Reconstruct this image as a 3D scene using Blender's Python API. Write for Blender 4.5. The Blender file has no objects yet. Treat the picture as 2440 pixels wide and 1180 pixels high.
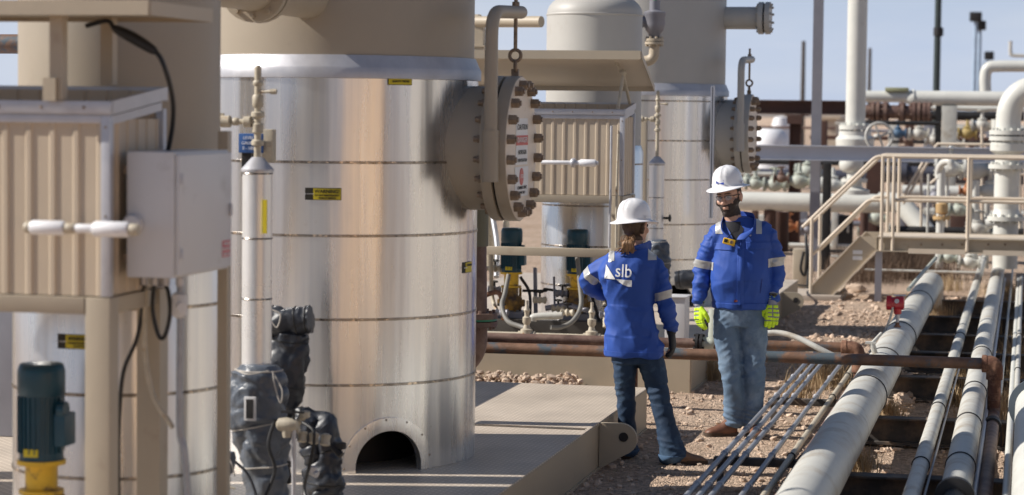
import bpy, bmesh, math, random
from mathutils import Vector, Matrix, noise
from mathutils.bvhtree import BVHTree
R = math.radians
random.seed(7)
scene = bpy.context.scene
col = scene.collection

# ------------------------------------------------------------------ camera
CAM_F = 5500.0                      # focal length in photo pixels (2440 wide)
CF = Vector((-0.21674, 0.97443, -0.05942)).normalized()
CR = Vector((0.97604, 0.21745, 0.01131)); CR = (CR - CR.dot(CF) * CF).normalized()
CU = CR.cross(CF).normalized()
CC = Vector((0, 0, 2.27))
cd = bpy.data.cameras.new('camera'); cam = bpy.data.objects.new('camera', cd); col.objects.link(cam)
cam.matrix_world = Matrix(((CR.x, CU.x, -CF.x, CC.x), (CR.y, CU.y, -CF.y, CC.y), (CR.z, CU.z, -CF.z, CC.z), (0, 0, 0, 1)))
cd.sensor_width = 36; cd.lens = 36 * CAM_F / 2440
cd.clip_start = .2; cd.clip_end = 4000
cd.dof.use_dof = True; cd.dof.focus_distance = 15.6; cd.dof.aperture_fstop = 2.6
scene.camera = cam

# ------------------------------------------------------------------ sun and sky
SUN_AZ = R(13); SUN_EL = R(37)
sv = Vector((-math.cos(SUN_AZ) * math.cos(SUN_EL), -math.sin(SUN_AZ) * math.cos(SUN_EL), math.sin(SUN_EL)))
ld = bpy.data.lights.new('sun', 'SUN'); ld.energy = 5.0; ld.angle = R(.5); ld.color = (1, .94, .86)
sun = bpy.data.objects.new('sun', ld); col.objects.link(sun); sun.location = (-20, -5, 30)
sun.rotation_euler = sv.to_track_quat('Z', 'Y').to_euler()
w = bpy.data.worlds.new('World'); scene.world = w; w.use_nodes = True
nt = w.node_tree; nt.nodes.clear()
N = nt.nodes.new
sky = N('ShaderNodeTexSky'); sky.sky_type = 'NISHITA'; sky.sun_disc = False
sky.sun_elevation = SUN_EL; sky.sun_rotation = math.atan2(sv.x, sv.y)
sky.altitude = 900; sky.air_density = 1.0; sky.dust_density = .15; sky.ozone_density = 3.5
tc = N('ShaderNodeTexCoord'); mp = N('ShaderNodeMapping'); mp.inputs['Scale'].default_value = (1, 1, 4.5)
nz = N('ShaderNodeTexNoise'); nz.inputs['Scale'].default_value = 3.2; nz.inputs['Detail'].default_value = 7; nz.inputs['Roughness'].default_value = .6
cr = N('ShaderNodeMapRange'); cr.inputs['From Min'].default_value = .42; cr.inputs['From Max'].default_value = .72; cr.inputs['To Max'].default_value = .35
mx = N('ShaderNodeMix'); mx.data_type = 'RGBA'; mx.inputs['B'].default_value = (8.3, 9.5, 11.6, 1)
bg = N('ShaderNodeBackground'); bg.inputs['Strength'].default_value = .055
ow = N('ShaderNodeOutputWorld')
L = nt.links.new
L(tc.outputs['Generated'], mp.inputs['Vector']); L(mp.outputs[0], nz.inputs['Vector']); L(nz.outputs['Fac'], cr.inputs['Value'])
sx = N('ShaderNodeSeparateXYZ'); L(tc.outputs['Generated'], sx.inputs[0])
hz = N('ShaderNodeMapRange'); hz.inputs['From Min'].default_value = .03; hz.inputs['From Max'].default_value = .24; hz.inputs['To Min'].default_value = .93; hz.inputs['To Max'].default_value = 0
L(sx.outputs['Z'], hz.inputs['Value']); mm = N('ShaderNodeMath'); mm.operation = 'MAXIMUM'; L(cr.outputs[0], mm.inputs[0]); L(hz.outputs[0], mm.inputs[1])
tint = N('ShaderNodeMix'); tint.data_type = 'RGBA'; tint.inputs['A'].default_value = (5.2, 7.2, 11.2, 1); tint.inputs['B'].default_value = (11.8, 12.0, 12.6, 1)
L(nz.outputs['Fac'], tint.inputs['Factor']); L(tint.outputs['Result'], mx.inputs['B'])
L(mm.outputs[0], mx.inputs['Factor']); L(sky.outputs[0], mx.inputs['A']); L(mx.outputs['Result'], bg.inputs[0]); L(bg.outputs[0], ow.inputs[0])
scene.view_settings.view_transform = 'Standard'; scene.view_settings.look = 'None'
scene.view_settings.exposure = 0.30; scene.view_settings.gamma = 1
try:
    scene.cycles.max_bounces = 7; scene.cycles.use_denoising = True
except Exception: pass

# ------------------------------------------------------------------ photo measurement helpers (pixel of the photo -> point on a world plane)
def ray(px, py): return CF + CR * ((px - 1220) / CAM_F) - CU * ((py - 590) / CAM_F)
def az(px, py, z): d = ray(px, py); return CC + d * ((z - CC.z) / d.z)
def ay(px, py, Y): d = ray(px, py); return CC + d * (Y / d.y)
def ax(px, py, X): d = ray(px, py); return CC + d * (X / d.x)

# ------------------------------------------------------------------ materials
MATS = {}
def mat(name, base, rough=.5, metal=0., var=.12, vscale=3., bump=.0, bscale=40., spec=None, streak=0., second=None, sfac=(.5, .62), sscale=4., wave=None, coat=0.):
    if name in MATS: return MATS[name]
    m = bpy.data.materials.new(name); m.use_nodes = True; t = m.node_tree; n = t.nodes; l = t.links.new
    b = n['Principled BSDF']; b.inputs['Metallic'].default_value = metal
    if spec is not None: b.inputs['Specular IOR Level'].default_value = spec
    if coat: b.inputs['Coat Weight'].default_value = coat; b.inputs['Coat Roughness'].default_value = .12
    tc = n.new('ShaderNodeTexCoord'); mp = n.new('ShaderNodeMapping'); l(tc.outputs['Object'], mp.inputs[0])
    if streak: mp.inputs['Scale'].default_value = (1, 1, streak)
    a = n.new('ShaderNodeTexNoise'); a.inputs['Scale'].default_value = vscale; a.inputs['Detail'].default_value = 6; a.inputs['Roughness'].default_value = .62
    l(mp.outputs[0], a.inputs['Vector'])
    rm = n.new('ShaderNodeMapRange'); rm.inputs['From Min'].default_value = .3; rm.inputs['From Max'].default_value = .7
    rm.inputs['To Min'].default_value = 1 - var; rm.inputs['To Max'].default_value = 1 + var; l(a.outputs['Fac'], rm.inputs['Value'])
    hs = n.new('ShaderNodeHueSaturation'); hs.inputs['Color'].default_value = (*base, 1); l(rm.outputs[0], hs.inputs['Value'])
    out = hs.outputs[0]
    if second:
        s = n.new('ShaderNodeTexNoise'); s.inputs['Scale'].default_value = sscale; s.inputs['Detail'].default_value = 8; s.inputs['Roughness'].default_value = .65
        l(mp.outputs[0], s.inputs['Vector'])
        r2 = n.new('ShaderNodeMapRange'); r2.inputs['From Min'].default_value = sfac[0]; r2.inputs['From Max'].default_value = sfac[1]; l(s.outputs['Fac'], r2.inputs['Value'])
        mxx = n.new('ShaderNodeMix'); mxx.data_type = 'RGBA'; l(r2.outputs[0], mxx.inputs['Factor']); l(out, mxx.inputs['A']); mxx.inputs['B'].default_value = (*second, 1)
        out = mxx.outputs['Result']
    l(out, b.inputs['Base Color'])
    rr = n.new('ShaderNodeMapRange'); rr.inputs['From Min'].default_value = .3; rr.inputs['From Max'].default_value = .7
    rr.inputs['To Min'].default_value = max(.02, rough - .07); rr.inputs['To Max'].default_value = min(1, rough + .07); l(a.outputs['Fac'], rr.inputs['Value']); l(rr.outputs[0], b.inputs['Roughness'])
    if bump:
        c = n.new('ShaderNodeTexNoise'); c.inputs['Scale'].default_value = bscale; c.inputs['Detail'].default_value = 4; l(mp.outputs[0], c.inputs['Vector'])
        bp = n.new('ShaderNodeBump'); bp.inputs['Strength'].default_value = min(1, bump); bp.inputs['Distance'].default_value = .01; l(c.outputs['Fac'], bp.inputs['Height']); l(bp.outputs[0], b.inputs['Normal'])
    MATS[name] = m; return m

vtan = mat('vessel_tan_paint', (.36, .305, .235), .5, var=.05, vscale=1.5, bump=.04, bscale=60, second=(.31, .25, .19), sfac=(.6, .8), sscale=5)
vgrey = mat('vessel_grey_paint', (.42, .405, .375), .5, var=.05, vscale=1.5, bump=.04, bscale=60, second=(.37, .34, .30), sfac=(.6, .8), sscale=5)
tan = mat('tan_paint', (.43, .365, .275), .5, var=.06, vscale=2.5, bump=.05, bscale=60, second=(.33, .25, .18), sfac=(.62, .8), sscale=6)
tanp = mat('panel_tan', (.52, .43, .325), .5, var=.06, streak=.3, vscale=6, second=(.36, .27, .19), sfac=(.6, .8))
tanl = mat('rail_tan', (.62, .53, .42), .5, var=.07, second=(.45, .26, .15), sfac=(.66, .74), sscale=9)
galv = mat('galvanised_trim', (.50, .50, .53), .45, .45, var=.1, vscale=8)
rust = mat('rusty_steel', (.11, .048, .03), .8, .1, var=.3, vscale=14, bump=.3, bscale=90, second=(.30, .16, .10), sfac=(.45, .6), sscale=9)
rustt = mat('worn_brown_pipe', (.13, .075, .06), .6, .1, var=.3, vscale=10, bump=.15, second=(.20, .13, .10), sfac=(.45, .58), sscale=7)
rustlow = mat('flaking_brown_pipe', (.19, .105, .065), .6, .1, var=.35, vscale=9, bump=.2, second=(.075, .10, .12), sfac=(.5, .6), sscale=5)
white_pipe = mat('pale_green_white_paint', (.61, .61, .565), .42, var=.06, vscale=3, bump=.04, second=(.42, .40, .33), sfac=(.64, .78), sscale=7)
linepipe = mat('pipeline_paint', (.52, .515, .475), .48, var=.1, vscale=3, bump=.1, bscale=50, second=(.36, .31, .24), sfac=(.50, .72), sscale=5)
greenp = mat('pale_green_casting', (.42, .45, .39), .55, var=.15, vscale=9, bump=.1, second=(.32, .27, .20), sfac=(.58, .7))
conduit = mat('galvanised_conduit', (.34, .355, .39), .48, .5, var=.15, vscale=20, second=(.36, .33, .30), sfac=(.58, .7), sscale=12)
black = mat('black_steel', (.02, .019, .02), .6, .2, var=.3, vscale=9, bump=.1)
sleep = mat('weathered_beam', (.075, .066, .06), .75, .0, var=.35, vscale=6, bump=.2, second=(.20, .14, .095), sfac=(.5, .68))
brownb = mat('dark_brown_beam', (.075, .035, .025), .7, .1, var=.3, vscale=3)
rubber = mat('black_rubber', (.012, .012, .013), .45, var=.2, vscale=10)
boxg = mat('grey_enclosure_paint', (.60, .60, .61), .42, var=.04, vscale=3, second=(.38, .37, .35), sfac=(.6, .8))
teal = mat('teal_motor_paint', (.008, .055, .088), .38, var=.15, vscale=9, bump=.06)
yel = mat('yellow_pump_paint', (.72, .45, .03), .45, var=.15, vscale=10, second=(.22, .12, .04), sfac=(.56, .66), sscale=13)
beige = mat('beige_fittings', (.46, .41, .32), .5, var=.15, vscale=20, bump=.1, second=(.35, .2, .09), sfac=(.62, .7), sscale=18)
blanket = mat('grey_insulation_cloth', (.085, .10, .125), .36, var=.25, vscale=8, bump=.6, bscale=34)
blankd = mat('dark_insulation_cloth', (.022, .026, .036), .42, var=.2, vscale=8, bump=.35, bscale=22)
labely = mat('yellow_label', (.62, .50, .02), .5, var=.03)
labelw = mat('white_label', (.75, .75, .75), .5, var=.03)
labelr = mat('red_label', (.55, .09, .07), .5, var=.03)
labelp = mat('pink_label', (.55, .16, .18), .5, var=.03)
labelb = mat('blue_label', (.03, .10, .30), .45, var=.03)
ink = mat('black_ink', (.02, .018, .012), .6, var=.03)
inkw = mat('white_ink', (.8, .8, .8), .6, var=.02)
redp = mat('red_transmitter', (.50, .02, .03), .3, var=.08, coat=.3)
creamface = mat('cream_flange_face', (.74, .64, .53), .5, var=.06, vscale=12, second=(.5, .36, .25), sfac=(.64, .75), sscale=14)  # cover face colour, paler than the tan of the flange
bolt = mat('bolt_steel', (.25, .185, .13), .55, .2, var=.3, vscale=30)
greymetal = mat('plain_grey_steel', (.23, .23, .26), .5, .3, var=.1, vscale=3)
bluegrey = mat('galvanised_channel', (.42, .44, .50), .45, .3, var=.08, vscale=2)
bagw = mat('white_polymer', (.78, .78, .80), .4, var=.03)
string = mat('drawstring', (.45, .42, .38), .8, var=.1)
whitep = mat('white_tank_paint', (.78, .78, .80), .5, var=.04)
wood = mat('utility_pole_wood', (.09, .08, .075), .85, var=.2)

def alu_mat():
    m = bpy.data.materials.new('aluminium_jacket'); m.use_nodes = True; t = m.node_tree; n = t.nodes; l = t.links.new
    b = n['Principled BSDF']; b.inputs['Metallic'].default_value = .93
    tc = n.new('ShaderNodeTexCoord')
    def nn(scale, sc, det=4, ro=.5):
        mp = n.new('ShaderNodeMapping'); mp.inputs['Scale'].default_value = sc; l(tc.outputs['Object'], mp.inputs[0])
        a = n.new('ShaderNodeTexNoise'); a.inputs['Scale'].default_value = scale; a.inputs['Detail'].default_value = det; a.inputs['Roughness'].default_value = ro
        l(mp.outputs[0], a.inputs['Vector']); return a.outputs['Fac']
    def mr(v, a0, a1, b0, b1):
        q = n.new('ShaderNodeMapRange'); l(v, q.inputs['Value'])
        for k, x in zip(('From Min', 'From Max', 'To Min', 'To Max'), (a0, a1, b0, b1)): q.inputs[k].default_value = x
        return q.outputs[0]
    st = nn(14, (1, 1, .025), 5, .6); pat = nn(5, (1, 1, .10), 7, .65); dirt = nn(45, (1, 1, .5), 4, .7)
    mx = n.new('ShaderNodeMix'); mx.data_type = 'RGBA'; mx.inputs['A'].default_value = (.66, .665, .68, 1); mx.inputs['B'].default_value = (.80, .79, .77, 1)
    l(mr(st, .35, .65, 0, 1), mx.inputs['Factor'])
    m2 = n.new('ShaderNodeMix'); m2.data_type = 'RGBA'; l(mr(dirt, .62, .8, 0, .28), m2.inputs['Factor']); l(mx.outputs['Result'], m2.inputs['A']); m2.inputs['B'].default_value = (.42, .36, .30, 1)
    l(m2.outputs['Result'], b.inputs['Base Color'])
    l(mr(pat, .3, .7, .22, .34), b.inputs['Roughness'])
    ad = n.new('ShaderNodeMath'); ad.operation = 'ADD'; l(nn(6.5, (1, 1, .035), 2, .4), ad.inputs[0]); l(mr(nn(34, (1, 1, .05), 2, .5), 0, 1, 0, .05), ad.inputs[1])
    bp = n.new('ShaderNodeBump'); bp.inputs['Strength'].default_value = .22; bp.inputs['Distance'].default_value = .05
    l(ad.outputs[0], bp.inputs['Height']); l(bp.outputs[0], b.inputs['Normal'])
    return m
alu = alu_mat(); MATS['alu'] = alu
band = mat('jacket_strap', (.30, .27, .24), .3, .9, var=.45, vscale=26, second=(.75, .62, .48), sfac=(.55, .6), sscale=22)

def checker_mat():
    m = bpy.data.materials.new('checker_plate'); m.use_nodes = True; t = m.node_tree; n = t.nodes; l = t.links.new
    b = n['Principled BSDF']; b.inputs['Roughness'].default_value = .5
    tc = n.new('ShaderNodeTexCoord'); mp = n.new('ShaderNodeMapping'); l(tc.outputs['Object'], mp.inputs[0]); mp.inputs['Rotation'].default_value = (0, 0, R(45))
    ck = n.new('ShaderNodeTexVoronoi'); ck.inputs['Scale'].default_value = 24; ck.inputs['Randomness'].default_value = 0; l(mp.outputs[0], ck.inputs['Vector'])
    r = n.new('ShaderNodeMapRange'); l(ck.outputs['Distance'], r.inputs['Value']); r.inputs['From Min'].default_value = .30; r.inputs['From Max'].default_value = .42; r.inputs['To Min'].default_value = 1; r.inputs['To Max'].default_value = 0
    a = n.new('ShaderNodeTexNoise'); a.inputs['Scale'].default_value = 2.2; a.inputs['Detail'].default_value = 8; l(tc.outputs['Object'], a.inputs['Vector'])
    mx = n.new('ShaderNodeMix'); mx.data_type = 'RGBA'; mx.inputs['A'].default_value = (.47, .40, .325, 1); mx.inputs['B'].default_value = (.84, .75, .64, 1); l(r.outputs[0], mx.inputs['Factor'])
    hs = n.new('ShaderNodeHueSaturation'); l(mx.outputs['Result'], hs.inputs['Color']); r2 = n.new('ShaderNodeMapRange'); l(a.outputs['Fac'], r2.inputs['Value'])
    for k, x in zip(('From Min', 'From Max', 'To Min', 'To Max'), (.3, .7, .82, 1.15)): r2.inputs[k].default_value = x
    l(r2.outputs[0], hs.inputs['Value']); l(hs.outputs[0], b.inputs['Base Color'])
    bp = n.new('ShaderNodeBump'); bp.inputs['Strength'].default_value = .5; bp.inputs['Distance'].default_value = .003; l(r.outputs[0], bp.inputs['Height']); l(bp.outputs[0], b.inputs['Normal'])
    return m
checker = checker_mat(); MATS['checker'] = checker

# ------------------------------------------------------------------ mesh helpers
class MB:
    def __init__(s): s.bm = bmesh.new()
    def box(s, lo, hi, bev=0., rot=None, piv=None):
        lo, hi = Vector(lo), Vector(hi); c = (lo + hi) / 2; d = hi - lo
        M = Matrix.Translation(c) @ Matrix.Diagonal((d.x, d.y, d.z, 1))
        r = bmesh.ops.create_cube(s.bm, size=1, matrix=M)
        if bev:
            es = list({e for v in r['verts'] for e in v.link_edges})
            rr = bmesh.ops.bevel(s.bm, geom=es, offset=bev, segments=2, affect='EDGES', profile=.6)
            vs = list({v for f in rr['faces'] for v in f.verts} | {v for v in r['verts'] if v.is_valid})
        else: vs = r['verts']
        if rot is not None:
            bmesh.ops.rotate(s.bm, verts=vs, cent=Vector(piv) if piv is not None else c, matrix=rot.to_3x3() if isinstance(rot, Matrix) else rot)
        return s
    def loft(s, rings, cap=True, closed=False):
        vr = []
        for rg in rings: vr.append([s.bm.verts.new(p) for p in rg])
        n = len(vr[0])
        seq = list(zip(vr[:-1], vr[1:])) + ([(vr[-1], vr[0])] if closed else [])
        for a, b in seq:
            for i in range(n):
                try: s.bm.faces.new((a[i], a[(i + 1) % n], b[(i + 1) % n], b[i]))
                except ValueError: pass
        if cap and not closed:
            for q, fl in ((vr[0], True), (vr[-1], False)):
                try: s.bm.faces.new(list(reversed(q)) if fl else q)
                except ValueError: pass
        return s
    def tube(s, pts, r, seg=20, cap=True, rads=None):
        pts = [Vector(p) for p in pts]; n = len(pts); rings = []
        t0 = (pts[1] - pts[0]).normalized(); up = Vector((0, 0, 1)) if abs(t0.z) < .9 else Vector((0, 1, 0))
        u = t0.cross(up).normalized(); v = u.cross(t0).normalized(); u = t0.cross(v).normalized() * -1
        for i, p in enumerate(pts):
            if i == 0: t = t0
            elif i == n - 1: t = (pts[-1] - pts[-2]).normalized()
            else: t = ((pts[i + 1] - p).normalized() + (p - pts[i - 1]).normalized()).normalized()
            u = (u - u.dot(t) * t).normalized(); v = t.cross(u).normalized()
            rr = rads[i] if rads else r
            rings.append([p + (u * math.cos(a) + v * math.sin(a)) * rr for a in (2 * math.pi * k / seg for k in range(seg))])
        return s.loft(rings, cap)
    def cyl(s, a, b, r, seg=24, r2=None): return s.tube([a, b], r, seg, True, [r, r if r2 is None else r2])
    def lathe(s, c, axis, prof, seg=32, cap=True):
        c = Vector(c); ax_ = Vector(axis).normalized(); h = Vector((0, 0, 1)) if abs(ax_.z) < .9 else Vector((1, 0, 0))
        u = h.cross(ax_).normalized(); v = ax_.cross(u)
        rings = [[c + ax_ * z + (u * math.cos(a) + v * math.sin(a)) * max(r, 1e-4) for a in (2 * math.pi * k / seg for k in range(seg))] for r, z in prof]
        return s.loft(rings, cap)
    def ring(s, c, axis, Rr, r, seg=32, seg2=10):
        c = Vector(c); a_ = Vector(axis).normalized(); h = Vector((0, 0, 1)) if abs(a_.z) < .9 else Vector((1, 0, 0))
        u = h.cross(a_).normalized(); v = a_.cross(u); rings = []
        for k in range(seg):
            a = 2 * math.pi * k / seg; d = u * math.cos(a) + v * math.sin(a)
            rings.append([c + d * (Rr + r * math.cos(b)) + a_ * r * math.sin(b) for b in (2 * math.pi * j / seg2 for j in range(seg2))])
        return s.loft(rings, False, True)
    def prism(s, pts, vec):
        vec = Vector(vec); a = [s.bm.verts.new(p) for p in pts]; b = [s.bm.verts.new(Vector(p) + vec) for p in pts]; n = len(a)
        s.bm.faces.new(a); s.bm.faces.new(list(reversed(b)))
        for i in range(n): s.bm.faces.new((a[(i + 1) % n], a[i], b[i], b[(i + 1) % n]))
        return s
    def hexnut(s, c, axis, r, h):
        return s.lathe(c, axis, [(r, 0), (r, h * .85), (r * .85, h)], 6)
    def sphere(s, c, r, u=16, v=10, sc=(1, 1, 1), M=None):
        m = (M or Matrix.Identity(4)) @ Matrix.Translation(c) @ Matrix.Diagonal((*sc, 1))
        bmesh.ops.create_uvsphere(s.bm, u_segments=u, v_segments=v, radius=r, matrix=m); return s
    def build(s, name, m, parent=None, smooth=40, bev=0, loc=None):
        bmesh.ops.recalc_face_normals(s.bm, faces=s.bm.faces)
        me = bpy.data.meshes.new(name); 
        if parent is not None and not s.__dict__.get('local'):
            off = parent.get('_o'); 
            if off is not None: bmesh.ops.translate(s.bm, verts=s.bm.verts, vec=-Vector(off))
        if loc is not None: bmesh.ops.translate(s.bm, verts=s.bm.verts, vec=-Vector(loc))
        s.bm.to_mesh(me); s.bm.free()
        me.materials.append(m)
        for p in me.polygons: p.use_smooth = True
        try: me.set_sharp_from_angle(angle=R(smooth))
        except Exception: pass
        o = bpy.data.objects.new(name, me); col.objects.link(o)
        if parent is not None: o.parent = parent
        if loc is not None: o.location = loc
        if bev:
            b = o.modifiers.new('bevel', 'BEVEL'); b.width = bev; b.segments = 2; b.limit_method = 'ANGLE'; b.angle_limit = R(50)
        return o
def bend(pts, r, n=7):
    pts = [Vector(p) for p in pts]; out = [pts[0]]
    for i in range(1, len(pts) - 1):
        a, b, c = pts[i - 1], pts[i], pts[i + 1]; d1 = (a - b).normalized(); d2 = (c - b).normalized()
        ang = d1.angle(d2); t = min(r / math.tan(ang / 2) if ang < 3.1 else 0, (a - b).length * .49, (c - b).length * .49)
        p0, p2 = b + d1 * t, b + d2 * t
        for k in range(n + 1):
            s_ = k / n; out.append(p0 * (1 - s_) ** 2 + b * 2 * s_ * (1 - s_) * .98 + p2 * s_ ** 2 + b * 2 * s_ * (1 - s_) * .02)
    out.append(pts[-1]); return out
def tag(o, label=None, cat=None, group=None, kind=None):
    if label: o['label'] = label
    if cat: o['category'] = cat
    if group: o['group'] = group
    if kind: o['kind'] = kind
    return o
def thing(name, loc, label, cat, group=None):
    o = bpy.data.objects.new(name, None); col.objects.link(o); o.empty_display_size = .1
    o.location = loc; o['_o'] = tuple(loc); return tag(o, label, cat, group)
def single(o, label, cat, group=None): return tag(o, label, cat, group)
def copy_tree(o, parent=None, off=None):
    c = o.copy(); col.objects.link(c); c.parent = parent
    if off is not None:
        c.location = Vector(o.location) + Vector(off)
        if '_o' in c: c['_o'] = tuple(Vector(o['_o']) + Vector(off))
    for ch in [x for x in bpy.data.objects if x.parent == o]: copy_tree(ch, c)
    return c
def text_mesh(txt, size, M, m, parent, name='lettering', bold=0., spacing=1., ext=.0006):
    cu = bpy.data.curves.new('t', 'FONT'); cu.body = txt; cu.size = size; cu.align_x = 'CENTER'; cu.align_y = 'CENTER'
    cu.extrude = ext; cu.offset = bold; cu.space_character = spacing
    o = bpy.data.objects.new('t', cu); col.objects.link(o); bpy.context.view_layer.update()
    me = bpy.data.meshes.new_from_object(o.evaluated_get(bpy.context.evaluated_depsgraph_get()))
    bpy.data.objects.remove(o); bpy.data.curves.remove(cu)
    me.transform(M); me.materials.clear(); me.materials.append(m)
    ob = bpy.data.objects.new(name, me); col.objects.link(ob)
    if parent is not None:
        ob.parent = parent
        if parent.get('_o') is not None: me.transform(Matrix.Translation(-Vector(parent['_o'])))
    return ob
def frameM(o, right, up):
    r = Vector(right).normalized(); u = Vector(up).normalized(); n = r.cross(u)
    return Matrix(((r.x, u.x, n.x, o[0]), (r.y, u.y, n.y, o[1]), (r.z, u.z, n.z, o[2]), (0, 0, 0, 1)))
def flange(mb, c, axis, r, th=.03, nb=8, br=.012):
    ax_ = Vector(axis).normalized(); mb.lathe(Vector(c) - ax_ * th / 2, ax_, [(r * .5, 0), (r, 0), (r, th), (r * .5, th)], 24)
    h = Vector((0, 0, 1)) if abs(ax_.z) < .9 else Vector((1, 0, 0)); u = h.cross(ax_).normalized(); v = ax_.cross(u)
    for k in range(nb):
        a = 2 * math.pi * (k + .5) / nb; p = Vector(c) + (u * math.cos(a) + v * math.sin(a)) * r * .82
        mb.cyl(p - ax_ * (th / 2 + br * 1.6), p + ax_ * (th / 2 + br * 1.6), br, 6)
V = Vector
# ================================================================== GROUND
def ground_mat():
    m = bpy.data.materials.new('desert_gravel'); m.use_nodes = True; t = m.node_tree; n = t.nodes; l = t.links.new
    b = n['Principled BSDF']; b.inputs['Roughness'].default_value = .95; b.inputs['Specular IOR Level'].default_value = .15
    tc = n.new('ShaderNodeTexCoord'); co = tc.outputs['Object']
    a = n.new('ShaderNodeTexNoise'); a.inputs['Scale'].default_value = .9; a.inputs['Detail'].default_value = 10; a.inputs['Roughness'].default_value = .7; l(co, a.inputs['Vector'])
    v = n.new('ShaderNodeTexVoronoi'); v.inputs['Scale'].default_value = 38; l(co, v.inputs['Vector'])
    v2 = n.new('ShaderNodeTexVoronoi'); v2.inputs['Scale'].default_value = 90; l(co, v2.inputs['Vector'])
    cr = n.new('ShaderNodeValToRGB'); e = cr.color_ramp.elements
    e[0].position = .3; e[0].color = (.47, .33, .235, 1); e[1].position = .7; e[1].color = (.66, .515, .40, 1); l(a.outputs['Fac'], cr.inputs['Fac'])
    sp = n.new('ShaderNodeSeparateColor'); l(v.outputs['Color'], sp.inputs[0])
    mr = n.new('ShaderNodeMapRange'); l(sp.outputs[0], mr.inputs['Value']); mr.inputs['To Min'].default_value = .68; mr.inputs['To Max'].default_value = 1.3
    hs = n.new('ShaderNodeHueSaturation'); l(cr.outputs[0], hs.inputs['Color']); l(mr.outputs[0], hs.inputs['Value']); l(hs.outputs[0], b.inputs['Base Color'])
    ad = n.new('ShaderNodeMath'); ad.operation = 'ADD'; l(v.outputs['Distance'], ad.inputs[0]); l(v2.outputs['Distance'], ad.inputs[1])
    bp = n.new('ShaderNodeBump'); bp.inputs['Strength'].default_value = 1; bp.inputs['Distance'].default_value = .02; bp.invert = True; l(ad.outputs[0], bp.inputs['Height']); l(bp.outputs[0], b.inputs['Normal'])
    return m
gm = ground_mat()
def gh(x, y):
    d = min(1, max(0, (y - 10) / 3)) * min(1, max(0, (34 - y) / 6))
    h = noise.fractal(V((x * .8, y * .8, 0)), 1, 2, 5) * .028 + noise.noise(V((x * 7, y * 7, 3))) * .008
    for cx, cy in ((-1.97, 16.1), (-2.37, 14.8)):
        q = (x - cx) ** 2 + (y - cy) ** 2; h *= 1 - math.exp(-q / .25)
    if -1.75 < x: h -= .01
    return h * d
b = MB(); bm = b.bm
xs = [-900, -300, -100, -40, -15] + [-8 + i * .085 for i in range(118)] + [4, 10, 40, 120, 400, 900]
ys = [-200, -60, -20, 0, 6] + [9 + i * .1 for i in range(230)] + [34, 40, 60, 100, 250, 700, 2500]
g = [[bm.verts.new((x, y, gh(x, y) if -8 < x < 2.2 else 0)) for x in xs] for y in ys]
for j in range(len(ys) - 1):
    for i in range(len(xs) - 1): bm.faces.new((g[j][i], g[j][i + 1], g[j + 1][i + 1], g[j + 1][i]))
tag(b.build('ground', gm), kind='structure')
# loose stones
def stones(name, n, fn, smin, smax, m):
    b = MB(); bm = b.bm
    ico = bmesh.new(); bmesh.ops.create_icosphere(ico, subdivisions=1, radius=1); iv = [v.co.copy() for v in ico.verts]; fi = [[v.index for v in f.verts] for f in ico.faces]; ico.free()
    for k in range(n):
        x, y, z = fn(); s = smin + (smax - smin) * random.random() ** 3
        rz = Matrix.Rotation(random.random() * 6.3, 3, 'Z') @ Matrix.Rotation(random.random(), 3, 'X'); sc = V((random.uniform(.7, 1.4), random.uniform(.7, 1.2), random.uniform(.45, .8)))
        vs = [bm.verts.new(rz @ V((p.x * sc.x, p.y * sc.y, p.z * sc.z)) * s * random.uniform(.8, 1.15) + V((x, y, z + s * .25))) for p in iv]
        for f in fi: bm.faces.new([vs[i] for i in f])
    o = b.build(name, m, smooth=25); return o
stonem = mat('pale_stone', (.58, .45, .35), .95, var=.3, vscale=1.3, bump=.4, bscale=60, spec=.15)
def fx():
    x = random.uniform(-4.6, 1.4); y = 11 + 16 * random.random() ** 1.3; return x, y, gh(x, y)
tag(stones('gravel', 13000, fx, .005, .032, stonem), 'loose pale gravel and stones scattered over the dirt around the pipes', 'gravel', kind='stuff')
def fr():
    k = random.random()
    if k < .45:
        x = random.uniform(-4.6, -3.5); y = 18.2 + random.gauss(0, .12); z = .02 + max(0, .13 - abs(y - 18.2) * .5) * random.random()
    elif k < .6: p = az(random.gauss(2150, 14), random.gauss(935, 26), .02); x, y, z = p
    else: x = random.uniform(-2.4, -.3); y = random.uniform(21, 29); z = gh(x, y)
    return x, y, z
rb = stones('rubble', 1700, fr, .012, .045, stonem); tag(rb, 'heaps of pale broken rock by the skid foot and between the pipes', 'rubble', kind='stuff')
for k, (px, py, s) in enumerate(((2133, 925, .11), (2172, 915, .07), (2110, 962, .05), (2040, 690, .10), (2150, 955, .05))):
    p = az(px, py, .03); b = MB(); bmesh.ops.create_icosphere(b.bm, subdivisions=3, radius=1)
    for v in b.bm.verts:
        q = v.co.normalized(); v.co = V((q.x * 1.3, q.y, q.z * .75)) * s * (1 + .35 * noise.noise(q * 1.7 + V((k * 9, 0, 0))) + .12 * noise.noise(q * 6)) + p
    o = b.build('rock', stonem, smooth=30)
    tag(o, ('largest pale rock in the gap right of the thick grey pipeline', 'pale rock just right of the largest rock beside the thick pipeline', 'small pale rock nearest the thick pipeline', 'pale boulder on the dirt under the stair stringer', 'small low rock right below the largest rock by the pipeline')[k], 'rock', 'rocks on the dirt')
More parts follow.
